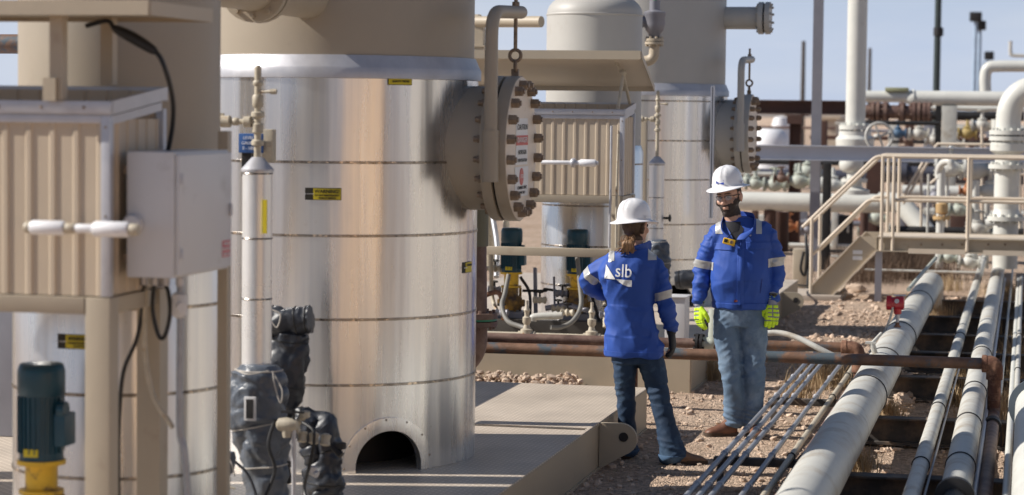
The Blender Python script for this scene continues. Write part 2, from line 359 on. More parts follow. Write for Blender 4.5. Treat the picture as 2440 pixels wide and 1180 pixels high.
# dry grass
grassm = mat('dry_grass_blades', (.40, .29, .17), .9, var=.3, vscale=5)
def grass(name, spots, hmax, n, m, label):
    b = MB(); bm = b.bm
    for (px, py, rad) in spots:
        c = az(px, py, 0)
        for k in range(n):
            x = c.x + random.gauss(0, rad); y = c.y + random.gauss(0, rad * 1.4); h = hmax * random.uniform(.35, 1); a = random.random() * 6.3; le = random.uniform(.1, .6) * h
            w_ = V((math.cos(a + 1.57), math.sin(a + 1.57), 0)) * .0035; d = V((math.cos(a), math.sin(a), 0)) * le
            p0 = V((x, y, gh(x, y))); p1 = p0 + d * .35 + V((0, 0, h * .6)); p2 = p0 + d + V((0, 0, h))
            v = [bm.verts.new(q) for q in (p0 - w_, p0 + w_, p1 + w_ * .7, p1 - w_ * .7, p2)]
            bm.faces.new(v[:4]); bm.faces.new((v[3], v[2], v[4]))
    o = b.build(name, m, smooth=180); tag(o, label, 'grass', kind='stuff')
grass('dry_grass', [(2400, 985, .10), (2425, 950, .10), (2395, 1010, .08), (2300, 960, .07), (2290, 930, .06), (1965, 925, .12), (1990, 905, .12), (1940, 905, .09), (2370, 1060, .07), (2415, 720, .12), (2380, 700, .14), (2250, 690, .14), (2045, 1140, .05), (2425, 860, .09), (2230, 760, .10), (2410, 800, .12), (2120, 1010, .05), (1900, 960, .07), (2150, 740, .08), (1700, 905, .06), (2330, 1000, .06), (2385, 890, .08)], .26, 240, grassm, 'dry straw coloured grass tufts growing between the pipes')
brushm = mat('dead_brush_twigs', (.11, .07, .045), .9, var=.4, vscale=3)
grass('dead_brush', [(x, y, .28) for x, y in ((2080, 650), (2110, 630), (2140, 655), (2170, 640), (2190, 625), (2150, 615), (2060, 670), (2200, 665))], .40, 700, brushm, 'dark dead brush piled under the stair platform')

# ================================================================== MODULES (two identical skids)
RX = -3.82; DY = 11.13
def skid(Y0, Y1, label, lug=True):
    t = thing('equipment_skid', (-4.3, (Y0 + Y1) / 2, 0), label, 'skid', 'steel equipment skids')
    MB().box((-6.0, Y0, .297), (-2.60, Y1, .305)).build('deck_plate', checker, t)
    b = MB(); b.box((-2.613, Y0 + .004, .02), (-2.605, Y1 - .004, .285)); b.box((-2.68, Y0 + .004, .285), (-2.597, Y1 - .004, .296)); b.box((-2.68, Y0 + .004, .0), (-2.597, Y1 - .004, .018)); b.build('side_beam', tan, t)
    for yy, s in ((Y0, 1), (Y1, -1)):
        b = MB(); b.box((-6, min(yy, yy + s * .01), 0), (-2.614, max(yy, yy + s * .01), .296)); b.build('end_beam', tan, t)
    b = MB()
    for k in range(3): b.box((-5.9, Y0 + 2 + 3 * k - .06, .0), (-2.62, Y0 + 2 + 3 * k + .06, .28))
    b.build('cross_beam', sleep, t)
    # folded edge strips on the deck
    b = MB(); b.box((-3.75, 13.90 if Y0 < 10 else 25.0, .306), (-2.62, 13.915 if Y0 < 10 else 25.015, .310)); b.box((-3.75, 13.955 if Y0 < 10 else 25.06, .306), (-2.62, 13.965 if Y0 < 10 else 25.07, .309)); b.build('plate_seam', sleep, t)
    if True:
        LY = 14.3 if lug else 25.43; pts = []
        for k in range(13):
            a = -R(70) + R(160) * k / 12; pts.append((-2.46 + .10 * math.cos(a), LY, .20 + .10 * math.sin(a)))
        pts = [(-2.60, LY, .005), ] + pts + [(-2.60, LY, .30)]
        b = MB(); b.prism(pts, (0, .035, 0)); o = b.build('lifting_lug', tan, t)
        MB().cyl((-2.445, LY - .005, .215), (-2.445, LY + .04, .215), .030, 20).build('lug_hole', black, t)
    return t
skid(7.25, 16.2, 'near equipment skid with checker plate deck and a lifting lug, beside the woman')
skid(18.42, 27.3, 'far equipment skid behind the pair of rusty pipes and two people', lug=False)

def strap_ring(c, r, z, parent):
    b = MB(); pr = [(r + .001, -.0075), (r + .004, -.006), (r + .004, .006), (r + .001, .0075)]
    b.lathe((c[0], c[1], z), (0, 0, 1), pr, 96, False); o = b.build('strap', band, parent)
    mo = o.modifiers.new('s', 'SOLIDIFY'); mo.thickness = .002; return o
def wall_label(parent, px, py0, py1, wpx, c, r, col_, frameink, lines, dark=False, name='warning_label'):
    """curved label on a vessel wall centred at photo pixel px"""
    d = ray(px, (py0 + py1) / 2); o2 = V((CC.x - c[0], CC.y - c[1])); dd = V((d.x, d.y))
    A = dd.dot(dd); B = o2.dot(dd); Cq = o2.dot(o2) - r * r; tt = (-B - math.sqrt(max(0, B * B - A * Cq))) / A
    p = CC + d * tt; a = math.atan2(p.y - c[1], p.x - c[0]); k = tt * d.length
    h = abs(py1 - py0) / CAM_F * k; z = p.z
    va = math.atan2(-d.y, -d.x); cs = max(.3, math.cos(a - va)); wd = wpx / CAM_F * k / cs
    def patch(w0, w1, z0, z1, off, m, nm, par):
        b = MB(); n = 8; rows = []
        for q in (z0, z1): rows.append([b.bm.verts.new((c[0] + (r + off) * math.cos(a + (w0 + (w1 - w0) * i / n) / r), c[1] + (r + off) * math.sin(a + (w0 + (w1 - w0) * i / n) / r), z + q)) for i in range(n + 1)])
        for i in range(n): b.bm.faces.new((rows[0][i], rows[0][i + 1], rows[1][i + 1], rows[1][i]))
        return b.build(nm, m, par)
    lab = patch(-wd / 2, wd / 2, -h / 2, h / 2, .004, frameink, name, parent)
    x0 = -wd / 2 + (wd * .23 if dark else .004)
    patch(x0, wd / 2 - .003, -h / 2 + .003, h / 2 - .003, .0055, col_, 'label_face', lab if False else parent)
    n = V((math.cos(a), math.sin(a), 0)); rt = V((-n.y, n.x, 0)); mid = (x0 + wd / 2) / 2
    for txt, sz, zz in lines:
        M = frameM(V((c[0], c[1], z + zz * h)) + n * (r + .009) + rt * mid, rt, (0, 0, 1)); text_mesh(txt, sz * h, M, ink, parent, bold=.0006)
    if dark: text_mesh('BE AWARE', h * .16, frameM(V((c[0], c[1], z)) + n * (r + .011) + rt * (-wd / 2 + wd * .12), rt, (0, 0, 1)), inkw, parent)

def column_vessel(Yc, label, near):
    tan = vtan if near else vgrey
    c = (RX, Yc); t = thing('process_vessel', (RX, Yc, .305), label, 'process vessel', 'slim process vessels')
    b = MB(); prof = [(.43, 0), (.43, 2.83)] + [(.43 * math.cos(a), 2.83 + .22 * math.sin(a)) for a in (R(9 * k) for k in range(1, 11))]
    b.lathe((RX, Yc, .31), (0, 0, 1), prof, 96); b.build('shell', tan, t)
    b = MB(); b.lathe((RX, Yc, .306), (0, 0, 1), [(.45, 0), (.455, .001), (.455, 1.60), (.435, 1.66)], 96, False); b.build('jacket', alu, t)
    for z in (.72, 1.07, 1.43, 1.80): strap_ring(c, .455, z, t)
    b = MB(); b.lathe((RX, Yc, 3.13), (0, 0, 1), [(.431, -.012), (.436, -.004), (.436, .004), (.431, .012)], 96, False); b.build('weld_seam', tan, t)
    return t
vA = column_vessel(9.36, 'slim tan vessel with aluminium jacket behind the near cabinet and grey box', True)
vC = column_vessel(20.49, 'slim pale domed vessel rising behind the tilted canopy', False)
wall_label(vA, 182, 797, 832, 88, (RX, 9.36), .455, labely, ink, (('WARNING', .36, .2), ('CONTENTS UNDER PRESSURE', .13, -.1), ('DO NOT OPEN', .13, -.3)), dark=True)

def big_vessel(Yc, label, extra):
    tan = vgrey if extra else vtan
    c = (RX, Yc); t = thing('process_vessel', (RX, Yc, .305), label, 'process vessel', 'wide process vessels')
    MB().lathe((RX, Yc, 2.5), (0, 0, 1), [(.765, 0), (.765, 3.2), (.6, 3.5), (.2, 3.7)], 128).build('shell', tan, t)
    # aluminium jacket with the arched opening cut through it
    b = MB(); n = 160
    rings = [[V((RX + r * math.cos(a), Yc + r * math.sin(a), z)) for a in (2 * math.pi * k / n for k in range(n))] for r, z in ((.79, .306), (.79, 1.0), (.79, 1.8), (.79, 2.485), (.776, 2.485), (.776, 1.8), (.776, 1.0), (.776, .306))]
    b.loft(rings, False, True); jk = b.build('jacket', alu, t)
    # opening direction
    d = ray(925, 1100); va = math.atan2(-(Yc - 0), -(RX)); oa = va + R(21)
    nrm = V((math.cos(oa), math.sin(oa), 0)); tr = V((-nrm.y, nrm.x, 0))
    def arch(rw, rh, n_=24): return [(-rw, -.4)] + [(-rw, 0)] + [(-rw * math.cos(math.pi * k / n_), rh * math.sin(math.pi * k / n_)) for k in range(1, n_)] + [(rw, 0), (rw, -.4)]
    base = V((RX, Yc, .33)) + nrm * .35
    pts = [base + tr * u + V((0, 0, v)) for u, v in arch(.19, .20)]
    cb = MB(); cb.prism(pts, nrm * .8); cut = cb.build('cut', black)
    cut.data.transform(Matrix.Identity(4)); 
    mo = jk.modifiers.new('b', 'BOOLEAN'); mo.object = cut; mo.solver = 'EXACT'; mo.operation = 'DIFFERENCE'
    bpy.context.view_layer.update(); dg = bpy.context.evaluated_depsgraph_get()
    me = bpy.data.meshes.new_from_object(jk.evaluated_get(dg)); jk.modifiers.clear(); jk.data = me; me.materials.clear(); me.materials.append(alu)
    for p in me.polygons: p.use_smooth = True
    me.set_sharp_from_angle(angle=R(30))
    cm = cut.data; bpy.data.objects.remove(cut); bpy.data.meshes.remove(cm)
    # frame around the opening, wrapped on the wall
    b = MB(); bm = b.bm; inn = arch(.19, .20, 32)[1:-1]; out = arch(.262, .272, 32)[1:-1]
    def onw(u, v, off): a = oa + u / .79; return V((RX + (.79 + off) * math.cos(a), Yc + (.79 + off) * math.sin(a), .33 + v))
    inn = [(-.19, -.024)] + inn + [(.19, -.024)]; out = [(-.262, -.024)] + out + [(.262, -.024)]
    R4 = [[onw(*p, o_) for p in q] for q, o_ in ((inn, -.03), (inn, .016), ([(a[0] * .5 + c_[0] * .5, a[1] * .5 + c_[1] * .5) for a, c_ in zip(inn, out)], .018), (out, .016), (out, -.004))]
    vv = [[bm.verts.new(p) for p in q] for q in R4]
    for a_, b_ in zip(vv[:-1], vv[1:]):
        for i in range(len(a_) - 1): bm.faces.new((a_[i], a_[i + 1], b_[i + 1], b_[i]))
    b.build('opening_frame', alu, t, smooth=50)
    b = MB()
    for k in range(1, 32, 5):
        p = out[k]; q = onw(p[0] * .96, p[1] * .96, .016); a = oa + p[0] / .79; b.sphere(q, .006, 8, 6)
    b.build('frame_rivets', bolt, t)
    MB().lathe((RX, Yc, .306), (0, 0, 1), [(.45, 0), (.45, 1.6)], 48).build('skirt', black, t)
    b = MB(); b.lathe((RX, Yc, 0), (0, 0, 1), [(.791, 2.43), (.805, 2.432), (.806, 2.485), (.80, 2.495), (.775, 2.555), (.766, 2.556)], 128, False); o = b.build('crown_flashing', galv, t)
    o.modifiers.new('s', 'SOLIDIFY').thickness = .002
    zs = (.78, 1.135, 1.586, 1.98) + ((2.38,) if extra else ())
    for z in zs: strap_ring(c, .79, z, t)
    # manway nozzle toward +X
    NZ = 2.055
    MB().lathe((RX, Yc, NZ), (1, 0, 0), [(.345, .55), (.347, .60), (.347, .89), (.352, .91), (.36, .92)], 72).build('manway_neck', tan, t)
    b = MB(); b.lathe((RX, Yc, NZ), (1, 0, 0), [(.375, .60), (.372, .668), (.349, .674)], 72, False); b.build('neck_flashing', tan, t)
    fx0 = -2.905 - RX
    MB().lathe((RX, Yc, NZ), (1, 0, 0), [(.34, fx0 - .01), (.40, fx0), (.405, fx0 + .01), (.405, fx0 + .058), (.39, fx0 + .062)], 72).build('flange', tan, t)
    MB().lathe((RX, Yc, NZ), (1, 0, 0), [(.38, fx0 + .061), (.38, fx0 + .073)], 48).build('gasket', black, t)
    MB().lathe((RX, Yc, NZ), (1, 0, 0), [(.39, fx0 + .072), (.405, fx0 + .077), (.405, fx0 + .140), (.402, fx0 + .145), (.3, fx0 + .1455)], 72).build('blind_flange', tan, t)
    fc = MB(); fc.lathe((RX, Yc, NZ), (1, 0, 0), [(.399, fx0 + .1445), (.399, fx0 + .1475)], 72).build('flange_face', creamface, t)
    X1 = RX + fx0 + .148
    for k in range(20):
        a = 2 * math.pi * (k + .5) / 20; yy, zz = Yc + .358 * math.cos(a), NZ + .358 * math.sin(a)
        b = MB(); b.hexnut((X1, yy, zz), (1, 0, 0), .03, .042); b.cyl((X1 - .19, yy, zz), (X1 + .052, yy, zz), .015, 12); b.hexnut((X1 - .147, yy, zz), (-1, 0, 0), .024, .022); b.build('bolt', bolt, t)
    # davit
    px0 = RX + fx0 + .07
    top = 2.80
    path = bend([(px0, Yc - .43, 1.95), (px0, Yc - .43, top), (X1 - .04, Yc + .14, top + .02)], .14, 8)
    MB().tube(path, .036, 20).build('davit_arm', tan, t)
    MB().tube([(px0, Yc - .43, 1.88), (px0, Yc - .43, 2.16)], .045, 20).build('davit_socket', tan, t)
    ex, ey = X1 - .05, Yc + .04
    b = MB(); b.cyl((ex, ey, 2.60), (ex, ey, 2.93), .011, 10); b.hexnut((ex, ey, 2.84), (0, 0, 1), .022, .035); b.ring((ex, ey, 2.575), (0, 1, .0), .032, .010); b.ring((ex, ey, 2.515), (1, .3, 0), .028, .009); b.box((ex - .02, ey - .012, 2.44), (ex + .02, ey + .012, 2.50)); b.build('eye_bolt', bolt, t)
    # small upper nozzle
    b = MB(); b.cyl((RX + .7, Yc, 3.24), (RX + 1.1, Yc, 3.24), .115, 32); b.build('upper_nozzle', tan, t)
    b = MB(); flange(b, (RX + 1.13, Yc, 3.24), (1, 0, 0), .165, .05, 10, .014); flange(b, (RX + 1.20, Yc, 3.24), (1, 0, 0), .165, .05, 10, .014); b.build('upper_flange', tan, t)
    return t, X1
vB, XF = big_vessel(12.61, 'wide tan vessel in shiny aluminium jacket with an arched opening, centre left', False)
vD, _ = big_vessel(12.61 + DY, 'wide tan vessel with dull aluminium jacket, behind the bearded man', True)
# vertical channel on the far vessel
b = MB(); p0, p1 = ay(1700, 205, 23.05), ay(1696, 520, 23.05)
b.box((p0.x - .018, 23.0, p1.z), (p0.x - .006, 23.04, p0.z)); b.box((p0.x + .006, 23.0, p1.z), (p0.x + .018, 23.04, p0.z)); b.box((p0.x - .018, 23.042, p1.z), (p0.x + .018, 23.05, p0.z)); o = b.build('strut_channel', bluegrey)
single(o, 'slotted metal channel standing upright against the far vessel jacket', 'channel')
wall_label(vB, 770, 448, 477, 86, (RX, 12.61), .79, labely, ink, (('WARNING!', .40, .2), ('DO NOT REMOVE JACKET', .17, -.12), ('WHEN IN SERVICE', .17, -.34)), dark=True)
wall_label(vB, 953, 174, 203, 57, (RX, 12.61), .79, labely, ink, (('END SEAL', .34, .16), ('QUALITY TESTED', .2, -.2)), name='seal_label')
wall_label(vB, 1113, 624, 650, 20, (RX, 12.61), .79, labely, ink, (('WARNING', .26, .2),), dark=True)
# placards on the near manway cover
def placard(z0, z1, wd, m, name, off=.0): 
    b = MB(); b.box((XF + off, 12.61 - wd / 2, z0), (XF + off + .002, 12.61 + wd / 2, z1)); return b.build(name, m, vB)
placard(1.966, 2.225, .30, labelw, 'placard'); placard(2.075, 2.13, .30, labelr, 'placard_band', .0025); placard(1.79, 1.955, .34, labelw, 'placard', .001)
def ftxt(s, sz, z, m, dy=0, sx=1.0): text_mesh(s, sz, frameM((XF + .0062, 12.61 + dy, z), (0, 1, 0), (0, 0, 1)) @ Matrix.Diagonal((sx, 1, 1, 1)), m, vB)
ftxt('CAUTION', .045, 2.175, ink, sx=1.3); ftxt('DANGER', .042, 2.103, inkw, sx=1.5); ftxt('NITROGEN', .035, 2.035, ink, sx=1.2); ftxt('ASPHYXIATION', .028, 1.99, ink, sx=1.2)
b = MB(); b.lathe((XF + .002, 12.60, 1.90), (1, 0, 0), [(.048, 0), (.048, .004)], 24); b.build('placard_sign', labelr, vB)
ftxt('STOP', .03, 1.90, inkw, sx=1.2); ftxt('CONFINED SPACE', .025, 1.838, ink, sx=1.2); ftxt('PERMIT ONLY', .022, 1.81, ink, sx=1.2)

for k, (y0_, y1_) in enumerate(((10.55, 10.96), (11.11, 11.30))):  # unseen boxes added to shade the deck, with slits for strips of sun
    t = thing('deck_shade_box', (-5.5, (y0_ + y1_) / 2, .305), ('wide', 'narrow')[k] + ' tan box added outside the left edge to shade the near deck', 'shade box', 'tan boxes added to shade the near deck')
    MB().box((-5.75, y0_, .306), (-5.40, y1_, 3.1), .008).build('housing', tan, t); MB().box((-5.399, y0_ + .03, .4), (-5.385, y1_ - .03, 3.0), .004).build('door', tanp, t)
mat('house_tan', (.62, .42, .24), .7, var=.06)
t = thing('equipment_shed', (-7.2, 15.5, 0), 'low tan shed peeking in at the left edge beyond the slim vessel', 'shed'); b = MB(); b.box((-8.6, 14, 0), (-6.35, 17, 2.05), .01); b.build('wall', tan, t); b = MB(); b.box((-8.7, 13.9, 2.051), (-6.25, 17.1, 2.12), .005); b.build('roof', galv, t); b = MB(); b.box((-7.6, 13.97, .02), (-6.7, 13.998, 1.9)); b.build('door', greymetal, t)
b = MB(); b.box((-5.95, 12.6, .306), (-5.45, 13.3, 1.3), .01); single(b.build('pump_box', greymetal), 'dark grey box low at the left edge behind the slim vessel', 'box')
t = thing('reflection_house', (7.2, 14, 0), 'grey house added unseen beyond the right edge to reflect in the jackets', 'building'); b = MB(); b.box((5.5, 9, 0), (9, 21, 3.4)); b.build('wall', mat('house_grey', (.40, .375, .34), .7, var=.06), t); b = MB(); b.box((5.3, 8.8, 3.401), (9.2, 21.2, 3.55)); b.build('roof', galv, t)  # out of view, added to give the jackets a grey reflection
# low hidden box added behind the wide vessel to shade the near deck
t = thing('shade_cabinet', (-4.9, 15.2, .305), 'tan box added behind the wide vessel to shade the near deck', 'control panel')
b = MB(); b.box((-5.3, 14.45, .306), (-4.62, 16.1, 1.16), .01); b.build('housing', tan, t); b = MB(); b.box((-4.619, 14.6, .45), (-4.60, 15.3, 1.05), .005); b.build('door', tanp, t); b = MB(); b.box((-4.619, 15.33, .45), (-4.60, 15.98, 1.05), .005); b.build('door', tanp, t)
# crossover pipes high up
def xpipe(path, r, m, name, label, fl=(), bendr=.2, cat='pipe', group=None):
    p = bend(path, bendr) if len(path) > 2 else path
    t = thing(name, path[0], label, cat, group); MB().tube(p, r, 24).build('pipe_run', m, t)
    for c_, ax_, rr in fl:
        b = MB(); flange(b, c_, ax_, rr, .045, 10, .012); b.build('flange', m, t)
    return t
xpipe([(-3.77, 9.8, 2.86), (-3.77, 11.9, 2.86)], .115, tan, 'crossover_pipe', 'flanged tan pipe at the top edge joining the two near vessels', [((-3.77, 10.98, 2.86), (0, 1, 0), .17), ((-3.77, 11.05, 2.86), (0, 1, 0), .17)])
xpipe([ay(1122, 52, 21.2), ay(1290, 52, 20.9)], .052, tan, 'vent_pipe', 'thin tan horizontal pipe left of the domed vessel', [(ay(1136, 52, 21.2), (1, 0, 0), .07)])
b = MB(); p = ay(1143, 65, 21.2); b.box((p.x - .045, 21.15, 2.2), (p.x + .045, 21.25, p.z)); b.box((p.x - .1, 21.13, 2.86), (p.x + .1, 21.27, 2.875)); single(b.build('pipe_support', tan), 'short tan post holding up the thin horizontal pipe', 'pipe support')
# relief valve between far vessels
t = thing('relief_valve', ay(1560, 100, 21.5), 'dark bodied relief valve with drain elbow between the domed and far vessels', 'valve')
c0 = ay(1560, 52, 21.5); b = MB(); b.lathe((c0.x, 21.5, c0.z - .14), (0, 0, 1), [(.05, 0), (.06, .03), (.085, .06), (.10, .12), (.095, .18), (.105, .2), (.105, .23), (.05, .25), (.05, .34)], 24); b.build('valve_body', greymetal, t)
b = MB(); b.cyl((c0.x - .18, 21.5, c0.z - .0), (c0.x, 21.5, c0.z), .055, 20); flange(b, (c0.x - .16, 21.5, c0.z), (1, 0, 0), .11, .03); flange(b, (c0.x - .20, 21.5, c0.z), (1, 0, 0), .11, .03); b.build('inlet', greymetal, t)
b = MB(); flange(b, (c0.x, 21.5, c0.z - .17), (0, 0, 1), .09, .025); flange(b, (c0.x, 21.5, c0.z - .20), (0, 0, 1), .09, .025); b.build('outlet_flange', tan, t)
MB().tube(bend([(c0.x, 21.5, c0.z - .2), (c0.x, 21.5, c0.z - .36), (c0.x - .3, 21.5, c0.z - .40)], .12), .05, 18).build('drain_elbow', tan, t)
b = MB(); b.cyl((c0.x, 21.5, c0.z + .2), (c0.x, 21.5, c0.z + .26), .02); b.build('cap', mat('green_cap', (.02, .4, .08), .4), t)
xpipe([ay(-20, 105, 15.5), ay(60, 105, 15.5)], .07, rustlow, 'brown_pipe', 'short stretch of brown pipe at the left edge below the canopy')

# ------------------------------------------------------------------ instrument cabinets
def cabinet(dy, label, tilt):
    Y0, Y1, X0, X1 = 8.0 + dy, 8.575 + dy, -5.6, -3.304
    t = thing('instrument_cabinet', (X1 - .6, Y0 + .3, .305), label, 'cabinet', 'ribbed instrument cabinets on legs')
    def ribbed(a, bq, z0, z1, n, nm, alongx, at_, s):
        b = MB(); 
        L_ = bq - a; k = int(round(L_ / .094)); 
        if alongx:
            prof = []; x = a
            for i in range(k):
                u = a + L_ * i / k; w_ = L_ / k; prof += [(u, 0), (u + w_ * .70, 0), (u + w_ * .76, -.006 * s), (u + w_ * .92, -.006 * s)]
            prof.append((bq, 0))
            vb = [(b.bm.verts.new((x, at_ + y, z0)), b.bm.verts.new((x, at_ + y, z1))) for x, y in prof]
        else:
            prof = []
            for i in range(k):
                u = a + L_ * i / k; w_ = L_ / k; prof += [(u, 0), (u + w_ * .70, 0), (u + w_ * .76, .006), (u + w_ * .92, .006)]
            prof.append((bq, 0))
            vb = [(b.bm.verts.new((at_ + y, x, z0)), b.bm.verts.new((at_ + y, x, z1))) for x, y in prof]
        for p, q in zip(vb[:-1], vb[1:]): b.bm.faces.new((p[0], q[0], q[1], p[1]))
        o = b.build(nm, tanp, t, smooth=2)
        for p_ in o.data.polygons: p_.use_smooth = False
        o.modifiers.new('s', 'SOLIDIFY').thickness = .003; return o
    ribbed(X0, X1 - .03, 1.562, 2.205, 0, 'front_panel', True, Y0 + .02, 1)
    ribbed(X0, X1 - .03, 1.562, 2.33, 0, 'back_panel', True, Y1 - .02, -1)
    ribbed(Y0 + .04, Y1 - .04, 1.562, 2.22, 0, 'side_panel', False, X1 - .02, 1)
    b = MB(); b.box((X1 - .036, Y0, 1.561), (X1, Y0 + .034, 2.234), .002); b.build('corner_trim', galv, t)
    b = MB(); b.box((X1 - .03, Y1 - .034, 1.561), (X1, Y1, 2.26), .002); b.build('corner_trim', galv, t)
    b = MB(); b.box((X0, Y0 - .006, 2.236), (X1 + .004, Y0 + .012, 2.286), .002); b.box((X0, Y0 + .002, 2.203), (X1 - .037, Y0 + .018, 2.234), .002); b.build('top_rail', galv, t)
    b = MB(); b.box((X0, Y1 - .012, 2.29), (X1 + .004, Y1 + .004, 2.345), .002); b.build('top_rail', galv, t)
    b = MB()
    pts = [(X1 + .006, Y0 + .013, 2.236), (X1 + .006, Y0 + .013, 2.286), (X1 + .006, Y1 - .013, 2.345), (X1 + .006, Y1 - .013, 2.295)]; b.prism(pts, (-.016, 0, 0)); pts = [(X1 - .004, Y0 + .04, 2.20), (X1 - .004, Y0 + .04, 2.232), (X1 - .004, Y1 - .04, 2.285), (X1 - .004, Y1 - .04, 2.253)]; b.prism(pts, (-.02, 0, 0)); b.build('side_rail', galv, t)
    b = MB(); b.box((X0, Y0 - .004, 1.494), (X1 - .1, Y0 + .09, 1.558), .003); b.build('front_beam', tan, t)
    b = MB(); b.box((X1 - .095, Y0 + .092, 1.494), (X1 - .005, Y1 - .092, 1.556), .003); b.build('side_beam', tan, t)
    MB().box((X0, Y0 + .095, 1.50), (X1 - .11, Y1, 1.55)).build('floor_pan', tanp, t)
    for x_, y_ in ((X1 - .098, Y0 - .002), (X1 - .09, Y1 - .088), (X0, Y0), (X0, Y1 - .09)):
        MB().box((x_, y_, .306), (x_ + .098, y_ + .09, 1.557 if x_ > X0 else 1.49), .004).build('leg', tan, t)
    b = MB()
    for k in range(12): b.sphere((X1 - .1 - k * .17, Y0 - .007, 2.262), .006, 8, 6)
    b.sphere((X1 - .018, Y0 - .001, 2.19), .005, 8, 6); b.sphere((X1 - .018, Y0 - .001, 1.86), .005, 8, 6); b.build('screws', bolt, t)
    return t
cabA = cabinet(0, 'near tan ribbed cabinet on legs at the left edge', False)
cabB = cabinet(DY, 'far tan ribbed cabinet on legs under the tilted canopy', True)
# canopies
t = thing('canopy', (-4.2, 8.2, 2.6), 'flat tan canopy over the near cabinet at the top left corner', 'canopy', 'canopies over the cabinets')
b = MB(); b.box((-5.8, 7.9, 2.615), (-3.113, 8.55, 2.622)); b.build('sheet', tan, t)
b = MB(); b.box((-5.8, 7.893, 2.598), (-3.113, 7.90, 2.653)); b.box((-3.112, 7.9, 2.598), (-3.105, 8.55, 2.650)); b.box((-5.8, 8.551, 2.598), (-3.113, 8.558, 2.65)); b.build('edge_trim', tan, t)
b = MB(); b.box((-3.53, 7.97, 2.29), (-3.48, 8.02, 2.614)); b.box((-3.53, 8.45, 2.35), (-3.48, 8.5, 2.614)); b.build('post', tan, t)
b = MB(); b.box((-3.55, 7.955, 2.285), (-3.50, 7.968, 2.37)); b.build('post_bracket', tan, t)
t = thing('canopy', (-4.2, 19.4, 2.5), 'tilted tan canopy raised over the far cabinet behind the flange', 'canopy', 'canopies over the cabinets')
A_, B_ = V((-3.15, 19.0, 2.76)), V((-3.17, 19.85, 2.485)); 
cpt = mat('canopy_paint', (.62, .56, .47), .5, var=.05); b = MB(); b.prism([A_, B_, B_ + V((-2.6, 0, 0)), A_ + V((-2.6, 0, 0))], (0, .002, .006)); b.build('sheet', cpt, t)
b = MB(); b.prism([A_ + V((0, -.008, -.058)), A_ + V((0, -.008, .014)), A_ + V((-2.6, -.008, .014)), A_ + V((-2.6, -.008, -.058))], (0, .007, 0)); b.prism([A_ + V((.001, 0, -.04)), A_ + V((.001, 0, .01)), B_ + V((.001, 0, .01)), B_ + V((.001, 0, -.04))], (.007, 0, 0)); b.prism([B_ + V((0, .001, -.04)), B_ + V((0, .001, .01)), B_ + V((-2.6, .001, .01)), B_ + V((-2.6, .001, -.04))], (0, .006, 0)); b.build('edge_trim', tan, t)
b = MB(); q = V((-3.36, 19.14, 2.285))
b.tube([q, q + V((.02, .12, .30))], .014, 8); b.tube([q + V((.03, .42, .05)), q + V((.015, .10, .33))], .014, 8); b.tube([q + V((-.05, .1, .42)), q + V((.02, .14, .26))], .01, 8); b.sphere(q + V((.02, .12, .31)), .03, 10, 8); b.build('prop_arm', beige, t)

# stub conduits on the cabinet fronts
def stub(Y, pa, pb, y_, segs, label):
    t = thing('insulated_conduit', ay(pa, y_, Y), label, 'conduit', 'white insulated conduits on the cabinets')
    z = ay((pa + pb) / 2, y_, Y).z
    for a, b_, r, m in segs: MB().lathe((ay(a, y_, Y).x, Y, z), (1, 0, 0), [(r * .85, 0), (r, .008), (r, ay(b_, y_, Y).x - ay(a, y_, Y).x - .008), (r * .85, ay(b_, y_, Y).x - ay(a, y_, Y).x)], 20).build('sleeve', m, t)
    return t
stub(7.9, 60, 340, 545, ((60, 76, .022, beige), (74, 154, .027, bagw), (154, 180, .02, beige), (180, 228, .017, bagw), (224, 307, .029, bagw), (307, 330, .022, beige)), 'white sleeved conduit stub across the near cabinet front')
stub(18.98, 1296, 1425, 388, ((1290, 1362, .018, bagw), (1372, 1384, .02, bagw), (1382, 1420, .031, bagw), (1420, 1426, .02, galv), (1361, 1372, .04, galv)), 'white sleeved conduit with a clamp across the far cabinet front')
# grey junction box
t = thing('junction_box', (-3.18, 8.4, 1.86), 'large grey junction box hung on the right side of the near cabinet', 'junction box')
MB().box((-3.279, 8.1, 1.629), (-3.092, 8.70, 2.10), .006).build('enclosure', boxg, t)
MB().box((-3.091, 8.112, 1.64), (-3.074, 8.69, 2.09), .004).build('door', boxg, t)
b = MB()
for z in (1.70, 2.03): b.box((-3.30, 8.12, z - .015), (-3.281, 8.17, z + .015)); b.box((-3.30, 8.6, z - .015), (-3.281, 8.65, z + .015))
b.build('mounting_foot', bolt, t)
MB().box((-3.0735, 8.58, 1.68), (-3.0725, 8.67, 1.745)).build('warning_sticker', labelp, t)
for k, zz in enumerate((1.732, 1.712, 1.69)): text_mesh(('DANGER', 'HIGH VOLTAGE', 'KEEP OUT')[k], .016, frameM((-3.071, 8.625, zz), (0, 1, 0), (0, 0, 1)), inkw, t)
for z in (1.72, 2.0): MB().box((-3.0735, 8.118, z - .02), (-3.066, 8.135, z + .02), .002).build('hinge', galv, t)
MB().box((-3.0735, 8.655, 1.84), (-3.062, 8.672, 1.89), .003).build('latch', galv, t)
b = MB(); b.lathe((-3.25, 8.098, 1.83), (0, -1, 0), [(.04, 0), (.04, .01), (.03, .03)], 20); b.build('hub_fitting', boxg, t)
for px in (342, 368, 395, 428):
    p = ay(px, 668, 8.35); MB().lathe((p.x, 8.35, 1.58), (0, 0, 1), [(.010, 0), (.016, .004), (.016, .03), (.012, .034), (.012, .05)], 12).build('cable_gland', galv, t)
